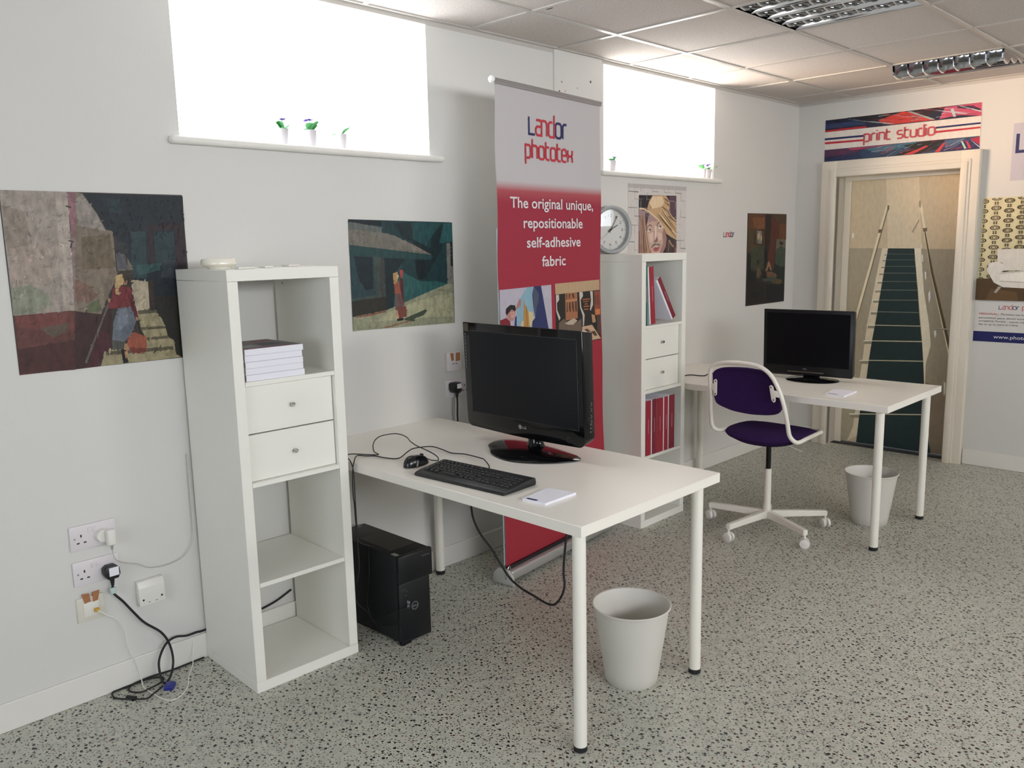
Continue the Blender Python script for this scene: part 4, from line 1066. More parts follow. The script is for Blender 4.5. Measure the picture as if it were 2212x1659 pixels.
# thinner video cable lying on the floor with a blue plug
t = thing('video_cable', 'thin black cable coiled on the floor with blue plug and ferrite bead', 'video cable', (.09, -.25, 0))
c2 = [(.118, -.212, .010), (.14, -.262, .005), (.150, -.285, .005), (.116, -.322, .006), (.067, -.357, .005), (.022, -.352, .005), (.016, -.325, .005), (.018, -.285, .006), (.030, -.225, .010), (.05, -.185, .006), (.075, -.20, .005), (.088, -.24, .005), (.092, -.280, .005), (.055, -.306, .006), (.028, -.285, .010), (.022, -.22, .012), (.020, -.14, .006), (.018, -.06, .006), (.0165, -.012, .006)]
bm = NB(); tube(bm, [(a-.09, b+.25, max(c, .004)) for a, b, c in spline(c2, 8)], .0031, 8); obj('cable', bm, BLKRUB, t)
bm = NB(); prism(bm, [(-.016, -.022), (.016, -.022), (.018, .016), (.010, .024), (-.010, .024), (-.018, .016)], 0, .014, 'Z', .003)
o = obj('blue_plug', bm, mat('blue_plastic', '1c2c86', .35), t); o.location = (.040, .056, .0003); o.rotation_euler = (0, 0, .9)
bm = NB(); cyl(bm, (.004, -.079, .0075), (.034, -.061, .0075), .0075, n=14); obj('ferrite_bead', bm, BLKMATT, t)

def tape_pair(t, x, pts):
    for q in pts:
        bm = NB(); prism(bm, q, x, x+.0006, 'X'); obj('brown_tape', bm, BROWNTAPE, t)
# network outlet with brown tape and thin white lead
t = thing('network_outlet', 'cream network outlet with two strips of brown tape and thin white lead', 'network outlet', (0, -.431, .285))
obj('plate', bx(NB(), (0, 0, 0), (.008, .088, .087), .003), mat('cream_plastic', 'd8d4c8', .4), t)
obj('module', bx(NB(), (.008, .020, .018), (.011, .070, .068), .001), PLASW, t)
tape_pair(t, .0112, [[(.018, .103), (.042, .100), (.045, .070), (.025, .067)], [(.053, .101), (.077, .102), (.068, .068), (.052, .066)]])
obj('yellow_connector', bx(NB(), (.010, .052, .030), (.024, .068, .042), .002), mat('ochre_plastic', 'c0982c', .4), t)
l2 = [(.022, -.371, .321), (.034, -.349, .300), (.034, -.315, .271), (.03, -.293, .223), (.028, -.285, .159), (.030, -.267, .097), (.036, -.256, .036), (.06, -.259, .006), (.10, -.258, .004), (.139, -.254, .004), (.19, -.247, .004), (.220, -.233, .004), (.223, -.201, .004), (.182, -.154, .004), (.120, -.118, .010), (.060, -.075, .022), (.022, -.050, .07), (.010, -.035, .1005), (.0035, -.018, .1002), (.0025, .15, .1002), (.0025, .30, .1002)]
bm = NB(); tube(bm, [(a, b+.431, c-.285) for a, b, c in spline(l2, 7)], .0019, 6); obj('lead', bm, PLASW, t)

t = thing('junction_box', 'raised white junction box right of the lower double socket', 'junction box', (0, -.232, .286))
bm = NB(); prism(bm, [(0, 0), (.030, 0), (.030, .066), (.022, .090), (0, .090)], 0, .092, 'Y', .002)
for v in bm.verts: pass
obj('cover', bm, PLASW, t)
for y in (.014, .080): obj('screw_hole', cyl(NB(), (.030, y, .022), (.0306, y, .022), .0036, n=12), DARKHOLE, t)
for y in (.034, .060): obj('slot', bx(NB(), (.030, y-.004, .009), (.0305, y+.004, .0105)), DARKHOLE, t)

# outlet box above the near desk
t = thing('network_outlet', 'small white outlet box with two brown tape strips above the near desk', 'network outlet', (0, 1.262, .951))
obj('plate', bx(NB(), (0, 0, 0), (.022, .086, .086), .004), PLASG, t)
tape_pair(t, .0222, [[(.014, .085), (.036, .084), (.036, .050), (.022, .048)], [(.050, .085), (.077, .084), (.075, .046), (.048, .044)]])
obj('port_slot', bx(NB(), (.0219, .026, .030), (.0226, .038, .037)), mat('grey_port', '9a969a', .5), t)
obj('port_slot', bx(NB(), (.0219, .046, .030), (.0226, .058, .037)), mat('grey_port', '9a969a', .5), t)

# ================================================================ shelving units
def shelving(label, loc, rz):
    t = thing('shelving_unit', label, 'shelving unit', loc, rz, 'white four tier shelving units')
    D = -.39
    obj('bottom_panel', bx(NB(), (D, 0, 0), (0, .42, .038), .0012, 1), LAM, t)
    obj('top_panel', bx(NB(), (D, 0, 1.432), (0, .42, 1.470), .0012, 1), LAM, t)
    for y in (0, .382): obj('side_panel', bx(NB(), (D, y+.0005, .0385), (-.0005, y+.0375, 1.4315), .001, 1), LAM, t)
    for z in (.378, .735, 1.082): obj('shelf', bx(NB(), (D, .0385, z), (-.001, .3815, z+.016), .001, 1), LAM, t)
    obj('back_hole', cyl(NB(), (D+.06, .3812, 1.405), (D+.06, .3818, 1.405), .003, n=8), DARKHOLE, t)
    for z in (.752, .9175):
        d = obj('drawer', bx(NB(), (-.036, .0405, z), (-.020, .3795, z+.1615), .0015, 1), LAM, t)
        b = bx(bx(bx(bx(NB(), (D+.01, .045, z+.01), (-.036, .055, z+.13)), (D+.01, .365, z+.01), (-.036, .375, z+.13)), (D+.01, .055, z+.01), (D+.02, .365, z+.13)), (D+.02, .055, z+.01), (-.036, .365, z+.018))
        obj('drawer_box', b, LAM, d)
        bm = NB(); lathe(bm, [(0, .017), (.006, .0165), (.0085, .013), (.0085, .010), (.004, .006), (.004, 0)], 20, axis='X')
        k = obj('knob', bm, CHROME, d); k.location = (-.020, .214, z+.081)
    return t
s1 = shelving('tall white shelving unit in front, holding a stack of white books', (.404, -.003, 0), -.022)
s2 = shelving('far white shelving unit with clock on top and red binders inside', (.400, 2.272, 0), .008)

# books lying in the front unit
for k in range(5):
    w = (.218, .214, .2155, .216, .219)[4-k]; z = 1.0984+.0217*k
    lab = ('lowest', 'second lowest', 'middle', 'second highest', 'topmost')[k]+(' book of the white stack, under four others' if k == 0 else ' book of the white stack in the front shelving unit' if k < 4 else ' book of the white stack, grey and red cover showing')
    t = thing('book', lab, 'book', (.396-(k % 2)*.002, .045, z), -.022, 'white books stacked in the front shelving unit')
    bm = NB(); bx(bm, (-.255, 0, 0), (0, w, .0012)); bx(bm, (-.255, 0, .0196), (0, w, .0208)); bx(bm, (-.0012, 0, .0012), (0, w, .0196))
    obj('cover', bm, PAPER, t, smooth=False)
    obj('pages', bx(NB(), (-.252, .003, .0013), (-.0013, w-.003, .0195)), mat('page_block', 'cfcac4', .8), t)
    if k == 4:
        fa = flat_art('cover_print', [('7e7c80', (0, 0, 218, 0, 218, 255, 0, 255)), ('a8303c', (0, 0, 176, 0, 176, 12, 0, 12)), ('a4a2a6', (20, 30, 90, 40, 80, 120, 30, 110)), ('5a5860', (100, 60, 180, 70, 170, 150, 110, 160)), ('a03440', (120, 180, 200, 190, 190, 215, 118, 205)), ('c8c4c8', (30, 170, 80, 160, 90, 220, 40, 230))],
                      lambda h, z_, d: (-.0005-z_, h, .0208+d), PHOTO, t)
# white fittings on the front unit
t = thing('smoke_alarm', 'round glossy white plastic disc lying on the front shelving unit', 'smoke alarm', (.19, .083, 1.4705))
bm = NB(); lathe(bm, [(0, .004), (.040, .004), (.042, .006), (.054, .010), (.060, .016), (.060, .028), (.056, .034), (.040, .037), (0, .038)], 48); obj('cover', bm, mat('glossy_white', 'ece8dc', .12), t)
obj('mounting_plate', cyl(NB(), (0, 0, 0), (0, 0, .005), .038, n=32), PLASW, t)
for x, y, sx, sy, l in ((.30, .20, .020, .016, 'small white plastic clip lying mid way along the front unit top'), (.20, .355, .026, .022, 'small white plastic clip at the far end of the front unit top'), (.345, .095, .016, .030, 'flat white plastic strip lying beside the round disc')):
    tag(obj('plastic_clip', bx(NB(), (x-sx, y-sy, 1.4703), (x+sx, y+sy, 1.4765), .002), PLASW), l, 'clip')

# binders of the far unit
def binder(y0, y1, h, m, label, z, lean=0.0, group='red binders in the far shelving unit', white=.010, x=.394, depth=.24):
    t = thing('binder', label, 'binder', (x, y0, z), 0, group); w = y1-y0
    if lean: t.rotation_euler = (lean, 0, 0)
    obj('cover', bx(NB(), (-depth, 0, 0), (-.004, w, h), .0015, 1), PAPER if white else m, t)
    sp = obj('spine', bx(NB(), (-.004, white, 0), (0, w, h), .001, 1), m, t)
    obj('spine_title', bx(NB(), (0, (white+w)/2-.0015, h*.40), (.0004, (white+w)/2+.0015, h*.66)), mat('faded_title', 'c89aa0', .6), sp)
    return t
Z2 = .3945
for (a, b, wd, m), l in zip(((2.3160, 2.3705, .006, REDBOOK), (2.3715, 2.421, .012, REDBOOK2), (2.422, 2.4845, .004, REDBOOK), (2.4855, 2.531, .012, REDBOOK), (2.532, 2.595, .011, REDBOOK2)),
                            ('leftmost', 'second from left', 'middle', 'second from right', 'rightmost')):
    binder(a, b, .300 if m is REDBOOK else .302, m, l+' of the five red binders on the lower shelf of the far unit', Z2, white=wd)
binder(2.3135, 2.3305, .312, GREEN, 'thin dark green binder at the left of the top compartment', 1.0985, group=None, white=0)
binder(2.3575, 2.4055, .303, REDBOOK, 'red binder standing nearly upright in the top compartment', 1.0985+.0025, lean=.075, white=.010)
binder(2.5625, 2.602, .262, REDBOOK2, 'red binder leaning against the upright one in the top compartment', 1.1115, lean=.60, white=.012, depth=.2)
t = thing('box_file', 'red box lying at the back behind the leaning binder', 'box', (.17, 2.42, 1.0985))
obj('box_body', bx(NB(), (-.12, 0, 0), (0, .17, .05), .002), mat('pale_box', 'd0ccce', .6), t); obj('red_lid', bx(NB(), (-.122, -.001, .05), (.001, .15, .13), .002), REDBOOK2, t)

# clock on the far unit
t = thing('wall_clock', 'round grey wall clock standing on top of the far shelving unit', 'clock', (.085, 2.395, 1.4705+.131), -.30)
R_ = .131
bm = NB(); lathe(bm, [(R_-.004, 0), (R_, .004), (R_, .040), (R_-.004, .046), (R_-.013, .048), (R_-.021, .045), (R_-.023, .040), (R_-.024, .022), (R_-.024, .004), (R_-.024, 0)], 72, axis='X', closed=True)
obj('rim', bm, CLOCKG, t)
obj('face', cyl(NB(), (.004, 0, 0), (.020, 0, 0), R_-.0235, n=64), mat('clock_face', 'dcdcda', .5), t)
BK = mat('black_print', '1c1c20', .5)
bm = NB(); tb = None
for hnum in range(1, 13):
    a = PI/2 - hnum*PI/6; cy, cz = math.cos(a)*.078, math.sin(a)*.078
    wd = .013 if hnum < 10 else .022
    type_mesh(str(hnum), cy-wd/2*(0.55 if hnum == 1 else 1), cz-.008, wd*(0.5 if hnum == 1 else 1), .016, lambda h, z, d: (.0202+d*.3, h, z), BK, t, 'numeral')
    ca, sa = math.cos(a), math.sin(a)
    V = [bm.verts.new((.0206, ca*r - sa*w, sa*r + ca*w)) for r, w in ((.094, -.0012), (.102, -.0012), (.102, .0012), (.094, .0012))]; bm.faces.new(V)
obj('hour_marks', bm, BK, t, smooth=False, fix=False)
def hand(name, ang, ln, w, x):
    a = PI/2-ang; ca, sa = math.cos(a), math.sin(a); bm = NB()
    def P(r, q, xx): return bm.verts.new((xx, ca*r - sa*q, sa*r + ca*q))
    A = [P(r, q, x) for r, q in ((-.018, -w), (ln, -w*.6), (ln, w*.6), (-.018, w))]; B = [P(r, q, x+.001) for r, q in ((-.018, -w), (ln, -w*.6), (ln, w*.6), (-.018, w))]
    bm.faces.new(A[::-1]); bm.faces.new(B)
    for i in range(4): bm.faces.new((A[i], A[(i+1) % 4], B[(i+1) % 4], B[i]))
    obj(name, bm, BK, t, smooth=False)
hand('hour_hand', math.radians(62), .055, .003, .024); hand('minute_hand', math.radians(31), .085, .0025, .0265); hand('second_hand', math.radians(232), .085, .0006, .029)
obj('hand_hub', cyl(NB(), (.02, 0, 0), (.031, 0, 0), .005, n=16), BK, t)
obj('glass', cyl(NB(), (.038, 0, 0), (.0385, 0, 0), R_-.0235, n=64), glass_material('clock_glass', refl=.06), t)

# ================================================================ desks
def desk(label, x0, y0):
    t = thing('desk', label, 'desk', (x0, y0, 0), 0, 'white desks with round legs')
    obj('desktop', bx(NB(), (0, 0, .706), (1.5, .75, .740), .0015, 1), DESKM, t)
    for x, y in ((.055, .055), (1.445, .055), (.055, .695), (1.445, .695)):
        lg = obj('leg', cyl(NB(), (0, 0, .018), (0, 0, .703), .0205, n=32), POWDER, t, loc=(x, y, 0))
        obj('mounting_plate', bx(NB(), (-.04, -.04, .7025), (.04, .04, .7058), .001, 1), POWDER, lg)
        obj('foot_cap', lathe(NB(), [(0, 0), (.017, 0), (.0215, .004), (.0215, .018), (.0195, .020), (0, .020)], 32), BLKRUB, lg)
    return t
desk('white desk in the foreground with keyboard and large monitor', 0.0005, .448)
desk('white desk by the door, behind the purple chair', 0.0015, 2.716)
DT = .740

# near monitor -------------------------------------------------
def panel(t, x0, x1, z0, z1, yf, yb, lean, m, chin_curve=.0, name='housing', r=.02):
    n = 10; poly = []
    def corner(cx, cz, a0):
        for k in range(n+1):
            a = a0+PI/2*k/n; poly.append((cx+r*math.cos(a), cz+r*math.sin(a)))
    corner(x1-r, z1-r, 0) if False else poly.append((x1, z1))
    poly.append((x0, z1))
    corner(x0+r, z0+r, PI); 
    for k in range(1, 12):
        f = k/12; poly.append((x0+r+(x1-x0-2*r)*f, z0-chin_curve*math.sin(PI*f)))
    corner(x1-r, z0+r, PI*1.5)
    bm = NB(); prism(bm, poly, yf, yb, 'Y', .003)
    for v in bm.verts:
        if v.co.y > (yf+yb)/2: # taper the back shell
            v.co.x = (v.co.x-(x0+x1)/2)*.97+(x0+x1)/2; v.co.z = (v.co.z-(z0+z1)/2)*.95+(z0+z1)/2
    shear(bm, lean, z0); return obj(name, bm, m, t)
def shear(bm, a, z0):
    for v in bm.verts: v.co.y -= (v.co.z-z0)*math.tan(a)
MX, MY = .783, 1.017
t = thing('monitor', 'large black glossy monitor standing on the near desk', 'monitor', (MX, MY, DT), -.032)
x0, x1, z0, z1 = -.345, .297, .058, .487; LE = .034
panel(t, x0, x1, z0, z1, -.030, .040, LE, BLKGLOSS, .006, 'housing', .03)
sb = bx(NB(), (x0+.040, -.0306, z0+.066), (x1-.026, -.0296, z1-.034)); shear(sb, LE, z0); obj('screen', sb, SCREEN, t, smooth=False)
fr = NB()
for lo, hi in (((x0+.036, -.0315, z0+.062), (x1-.022, -.0300, z0+.066)), ((x0+.036, -.0315, z1-.034), (x1-.022, -.0300, z1-.030)), ((x0+.036, -.0315, z0+.062), (x0+.040, -.0300, z1-.030)), ((x1-.026, -.0315, z0+.062), (x1-.022, -.0300, z1-.030))): bx(fr, lo, hi)
shear(fr, LE, z0); obj('screen_frame', fr, mat('bezel_step', '202228', .25), t, smooth=False)
pm = lambda h, z, d: (h, -.0312-(z-z0)*math.tan(LE)-d*.2, z)
bm = NB(); bm.faces.new([bm.verts.new(pm(a, b, 0)) for a, b in ellipse(-.033, z0+.036, .0085, .0085, 24)]); lg = obj('logo_disc', bm, mat('logo_silver', '9a9ca0', .4), t, smooth=False, fix=False)
bm = NB()
for q in ([(-.036, .004), (-.034, .004), (-.034, -.004), (-.036, -.004)], [(-.0335, -.001), (-.0285, -.001), (-.0285, .0005), (-.0335, .0005)]):
    bm.faces.new([bm.verts.new(pm(a, z0+.036+b, .002)) for a, b in q])
obj('logo_mark', bm, BLKMATT, t, smooth=False, fix=False)
type_mesh('LG', -.020, z0+.031, .021, .010, pm, mat('logo_silver', '9a9ca0', .4), t, 'logo_letters', bold=.02)
bm = NB(); pts = ellipse(.222, z0+.022, .0105, .0105, 24); inn = ellipse(.222, z0+.022, .0095, .0095, 24)
A = [bm.verts.new(pm(a, b, 0)) for a, b in pts]; B = [bm.verts.new(pm(a, b, 0)) for a, b in inn]
for i in range(24): bm.faces.new((A[i], A[(i+1) % 24], B[(i+1) % 24], B[i]))
obj('power_button_ring', bm, mat('dim_ring', '4a4c50', .4), t, smooth=False, fix=False)
for i, z in enumerate((.19, .17, .145, .125)):
    bm = NB(); tube(bm, [(x1-.0005, .004+.006*math.cos(a), z0+z-.03+.006*math.sin(a)) for a in [k*PI/8-PI/2 for k in range(9)]], .0006, 5); obj('side_button', bm, SILVER, t)
for z in (.085, .072, .058): obj('side_button', cyl(NB(), (x1-.001, .004, z0+z), (x1+.0004, .004, z0+z), .002, n=10), SILVER, t)
sv = bx(NB(), (x0+.003, -.0313, z1-.036), (x0+.034, -.0305, z1-.004)); shear(sv, LE, z0); obj('sticker', sv, mat('bronze_sticker', '4a4238', .4), t, smooth=False)
st = NB()
for k in range(11): bx(st, (x0+.010, -.0313, z1-.052-.0135*k), (x0+.018, -.0306, z1-.044-.0135*k))
shear(st, LE, z0); obj('sticker', st, mat('grey_sticker', '565a62', .4), t, smooth=False)
BP = [(.575, 1.026), (.595, .962), (.646, .918), (.722, .858), (.827, .833), (.913, .858), (.982, .915), (1.020, .970), (1.029, 1.012), (.986, 1.045), (.863, 1.077), (.756, 1.091), (.667, 1.091), (.598, 1.070)]
ca, sa = math.cos(.032), math.sin(.032)
loc2 = [((a-MX)*ca-(b-MY)*sa, (a-MX)*sa+(b-MY)*ca) for a, b in BP]
o2 = [(p.x, p.y) for p in spline([(a, b, 0) for a, b in loc2], 5, True)]
bm = NB(); cx0 = sum(p[0] for p in o2)/len(o2); cy0 = sum(p[1] for p in o2)/len(o2); rings = []
for s, z in ((.97, 0), (1, .003), (1, .006), (.96, .009), (.7, .014), (.4, .018), (.16, .021)):
    rings.append([bm.verts.new((cx0+(a-cx0)*s, cy0+(b-cy0)*s, z)) for a, b in o2])
for A, B in zip(rings, rings[1:]):
    for i in range(len(o2)): bm.faces.new((A[i], A[(i+1) % len(o2)], B[(i+1) % len(o2)], B[i]))
bm.faces.new(rings[0][::-1]); bm.faces.new(rings[-1]); obj('stand_base', bm, BLKGLOSS, t)
bm = NB(); lathe(bm, [(.040, .010), (.034, .022), (.029, .035), (.028, .075), (.028, .12)], 32, c=(0, .018, 0)); obj('neck', bm, BLKGLOSS, t)
obj('rear_hinge', bx(NB(), (-.05, .035, .09), (.05, .06, .22), .006), BLKMATT, t)

# its power cable hanging below the desk
t = thing('hanging_cable', 'black cable drooping in a loop under the near desk', 'cable', (.9, .8, .26))
c3 = [(.645, .805, .698), (.655, .80, .62), (.659, .80, .531), (.673, .80, .483), (.709, .80, .437), (.762, .80, .397), (.815, .80, .344), (.861, .80, .303), (.918, .80, .280), (.974, .80, .270), (1.045, .80, .258), (1.085, .80, .268), (1.118, .80, .312), (1.130, .80, .357), (1.126, .80, .409), (1.14, .80, .53), (1.16, .80, .62), (1.17, .80, .703)]
bm = NB(); tube(bm, [(a-.9, b-.8, c-.26) for a, b, c in spline(c3, 7)], .0042, 8); obj('cable', bm, BLKRUB, t)

# far monitor --------------------------------------------------
t = thing('monitor', 'black monitor on the far desk in front of the door', 'monitor', (.8395, 3.265, DT), .093)
x0, x1, z0, z1 = -.2455, .2635, .024, .397; LE = .029
panel(t, x0, x1, z0, z1, -.030, .030, LE, mat('satin_black', '0e0f12', .3, spec=.3), 0, 'housing', .006)
sb = bx(NB(), (x0+.020, -.0306, z0+.052), (x1-.020, -.0296, z1-.020)); shear(sb, LE, z0); obj('screen', sb, mat('black_screen', '0b0c10', .35, spec=.12, vary=0), t, smooth=False)
sv = bx(NB(), (-.10, -.034, z0+.015), (.105, -.029, z0+.021), .001); shear(sv, LE, z0); obj('front_strip', sv, mat('bronze_strip', '5a5048', .35), t)
sv = bx(NB(), (-.012, -.0315, z0+.034), (.010, -.030, z0+.037)); shear(sv, LE, z0); obj('logo', sv, SILVER, t, smooth=False)
bm = NB(); lathe(bm, [(0, .018), (.05, .016), (.10, .011), (.142, .006), (.147, .003), (.145, 0), (0, 0)], 56, c=(0, 0, 0))
for v in bm.verts: v.co = Vector((v.co.x+.045, v.co.y*.80-.035, v.co.z))
obj('stand_base', bm, BLKGLOSS, t)
bm = NB(); bx(bm, (-.015, -.022, .012), (.075, .012, .06), .008); obj('neck', bm, BLKGLOSS, t)
t = thing('desk_cable', 'thin black cable lying on the far desk left of the chair', 'cable', (.26, 2.95, DT))
bm = NB(); tube(bm, [(a-.26, b-2.95, .0035) for a, b, c in spline([(.20, 2.72, 0), (.22, 2.80, 0), (.241, 2.902, 0), (.250, 2.975, 0), (.332, 2.993, 0), (.324, 3.099, 0), (.45, 3.24, 0), (.62, 3.33, 0), (.79, 3.34, 0)], 6)], .003, 6); obj('cable', bm, BLKRUB, t)

# keyboard -----------------------------------------------------
t = thing('keyboard', 'black keyboard with number pad on the near desk', 'keyboard', (.913, .583, DT), .067)
hw, hd = .212, .074
bm = NB(); prism(bm, [(-hd-.012, .004), (-hd-.008, .001), (hd, .001), (hd+.004, .010), (hd, .026), (hd-.012, .0275), (-hd+.022, .0165), (-hd-.004, .0125)], -hw, hw, 'X', .0025)
for v in bm.verts:
    if v.co.y < -hd+.01: v.co.x *= .985
obj('body', bm, BLKMATT, t)
kb = bmesh.new(); bx(kb, (-.0082, -.0078, 0), (.0082, .0078, .0062), .0018, 2)
for v in kb.verts:
    if v.co.z > .003: v.co.x *= .84; v.co.y *= .82
KM = mat('key_plastic', '101216', .4)
k0 = obj('key', kb, KM, t); first = True; nk = 0
def put(x, y, sx=1.0):
    global first, nk
    if nk >= 100: return
    nk += 1
    z = .0165+(y+hd-.022)*(.011/(2*hd-.034))-.0008
    k = k0 if first else k0.copy()
    if not first: COL.objects.link(k); k.parent = t
    first = False; k.location = (x, y, z); k.scale = (sx, 1, 1); k.rotation_euler = (.082, 0, 0)
P_ = .0178
for r in range(5):
    y = -hd+.030+r*P_; ncol = (0, 12, 13, 14, 14)[r]
    if r == 0:
        for x, s in ((-.188, 1.3), (-.164, 1), (-.142, 1.2), (-.082, 5.2), (-.022, 1.2), (.001, 1), (.022, 1.2)): put(x+.006, y, s)
    else:
        for c_ in range(ncol): put(-.190+.006+c_*P_*(14/13.6)+(r % 2)*.002, y)
    for c_ in range(4):
        put(.134+c_*P_, y)
    if r != 1 and r != 2 or r == 1:
        for c_ in range(3):
            if r in (0, 3, 4) or (r == 1 and c_ == 1): put(.068+c_*P_, y)
for c_ in range(13): put(-.184+c_*.0195, -hd+.030+5*P_+.003)
cb = [(.856, .672, .745), (.869, .700, .752), (.80, .742, .760), (.769, .757, .757), (.70, .775, .752), (.639, .783, .748), (.593, .764, .748), (.52, .775, .750), (.456, .776, .750), (.436, .710, .752), (.462, .655, .752), (.488, .590, .744), (.440, .562, .744), (.392, .556, .744), (.365, .53, .745), (.345, .510, .748), (.372, .478, .752), (.410, .445, .750), (.418, .430, .715), (.416, .428, .63), (.418, .430, .586), (.418, .432, .508), (.420, .440, .44), (.43, .50, .405), (.33, .548, .362), (.321, .548, .25), (.300, .547, .12), (.338, .546, .07), (.42, .545, .11), (.500, .548, .150), (.535, .575, .165), (.5195, .592, .172)]
Mi = (Matrix.Translation((.913, .583, DT)) @ Matrix.Rotation(.067, 4, 'Z')).inverted()
bm = NB(); tube(bm, [Mi @ p for p in spline(cb, 7)], .0022, 6); obj('cable', bm, BLKRUB, t)

# mouse --------------------------------------------------------
t = thing('computer_mouse', 'black computer mouse left of the keyboard', 'mouse', (.606, .580, DT), .12)
bm = NB(); nu, nv = 28, 9; V = []
for j in range(nv):
    f = j/(nv-1); a = f*PI/2; rr = math.cos(a)**.62 if j < nv-1 else 0; z = .002+.036*math.sin(a)
    row = []
    for i in range(nu):
        th = 2*PI*i/nu; sx = .031*(1-.10*math.cos(2*th)); sy = .058
        x = sx*rr*math.cos(th); y = sy*rr*math.sin(th); zz = z*(1-.22*(y/.058)) if j else .001
        row.append(bm.verts.new((x, y, zz)))
    V.append(row)
for A, B in zip(V, V[1:]):
    for i in range(nu): bm.faces.new((A[i], A[(i+1) % nu], B[(i+1) % nu], B[i]))
bm.faces.new(V[0][::-1]); bmesh.ops.remove_doubles(bm, verts=bm.verts, dist=.0004)
obj('shell', bm, mat('mouse_black', '101114', .22), t)
bm = NB(); tube(bm, spline([(.0300, -.026, .005), (.0290, -.022, .014), (.0255, -.016, .024)], 6), .0035, 8); obj('side_grip', bm, mat('grey_grip', '70706e', .3), t)
bm = NB(); cyl(bm, (-.004, .030, .031), (.004, .030, .031), .007, n=18); obj('scroll_wheel', bm, BLKRUB, t)
bm = NB(); lathe(bm, [(0, .0012), (.007, .001), (.0075, 0), (0, 0)], 20, c=(0, -.012, .0395)); obj('logo_badge', bm, SILVER, t)
cm = [(.5995, .637, .753), (.606, .650, .7455), (.620, .659, .744), (.632, .664, .745), (.618, .675, .752), (.590, .679, .760), (.545, .680, .768), (.461, .702, .768), (.38, .735, .768), (.328, .762, .77), (.26, .785, .768), (.210, .783, .765), (.185, .74, .760), (.207, .694, .756), (.250, .650, .752), (.296, .615, .750), (.345, .585, .747), (.393, .568, .7475), (.35, .545, .745), (.318, .528, .745), (.303, .497, .748), (.340, .455, .752), (.40, .433, .752), (.430, .426, .715), (.413, .426, .63), (.407, .427, .547), (.399, .428, .44), (.398, .428, .333), (.392, .430, .228), (.392, .44, .184), (.404, .47, .145), (.36, .54, .055), (.413, .546, .060), (.49, .548, .095), (.540, .565, .145), (.5195, .592, .155)]
Mi = (Matrix.Translation((.606, .580, DT)) @ Matrix.Rotation(.12, 4, 'Z')).inverted()
cm = [((.430 if (.3 < c < .72 and a < .42) else a), b, c) for a, b, c in cm]
bm = NB(); tube(bm, [Mi @ p for p in spline(cm, 7)], .0021, 6); obj('cable', bm, BLKRUB, t)

# notepads -----------------------------------------------------
def notepad(label, quad, th, lab):
    cx = sum(p[0] for p in quad)/4; cy = sum(p[1] for p in quad)/4
    t = thing('notepad', label, 'notepad', (cx, cy, DT), 0, 'white notepads on the desks'); q = [(a-cx, b-cy) for a, b in quad]
    obj('pages', prism(NB(), q, .0002, th, 'Z'), PAPER, t, smooth=False)
    A, B, C_, D_ = [Vector((a, b, 0)) for a, b in q]
    def at(u, v): return A*(1-u)*(1-v)+B*u*(1-v)+C_*u*v+D_*(1-u)*v
    bm = NB(); bm.faces.new([bm.verts.new(at(u, v)+Vector((0, 0, th+.0003))) for u, v in lab]); obj('logo_strip', bm, LOGOBLUE, t, smooth=False, fix=False)
notepad('white notepad with small navy logo on the near desk', [(1.203, .520), (1.292, .527), (1.290, .676), (1.186, .657)], .008, ((.12, .02), (.58, .02), (.58, .10), (.12, .10)))
notepad('white notepad on the far desk beside the monitor', [(1.140, 2.846), (1.246, 2.820), (1.236, 3.000), (1.122, 2.990)], .008, ((.10, .03), (.60, .03), (.60, .09), (.10, .09)))

# computer tower under the near desk --------------------------
t = thing('computer_tower', 'black computer tower standing on the floor under the near desk', 'computer', (.06, .557, 0))
bm = NB(); bx(bm, (0, 0, .012), (.425, .163, .360), .003); obj('case', bm, BLKMATT, t)
bm = NB(); bx(bm, (.425, 0, .25), (.446, .165, .362), .004); bx(bm, (.425, 0, .006), (.441, .152, .25), .004); bx(bm, (.425, .0, .0), (.443, .05, .02), .003); obj('front_bezel', bm, mat('tower_bezel', '0e1116', .35), t)
for x in (.05, .38):
    for y in (.02, .14): obj('foot', cyl(NB(), (x, y, 0), (x, y, .012), .01, n=12), BLKRUB, t)
obj('top_recess', bx(NB(), (.15, .030, .3605), (.36, .155, .3612)), mat('recess_black', '08090b', .3), t, smooth=False)
for x, y in ((.408, .015), (.01, .02), (.02, .12)): obj('label', bx(NB(), (x-.022, y-.009, .3602), (x+.012, y+.010, .3608)), mat('grey_label', '8a8a86', .5), t, smooth=False)
bm = NB(); tube(bm, [(.4415, .073+.0155*math.cos(a), .146+.0155*math.sin(a)) for a in [2*PI*k/28 for k in range(28)]], .0010, 6, True); obj('logo_ring', bm, SILVER, t)
type_mesh('DELL', .061, .142, .024, .008, lambda h, z, d: (.4412+d, h, z), SILVER, t, 'logo_letters')
type_mesh('OPTIPLEX', .112, .337, .040, .004, lambda h, z, d: (.446+d, h, z), SILVER, t, 'model_lettering')
for z in (.155, .172): obj('usb_plug', bx(NB(), (.441, .033, z-.006), (.4575, .038, z+.006), .001), SILVER, t)
for y, z in ((.022, .225), (.036, .215), (.03, .20)): obj('port', bx(NB(), (.4408, y-.006, z-.002), (.4416, y+.006, z+.002)), mat('dim_port', '30343a', .4), t, smooth=False)

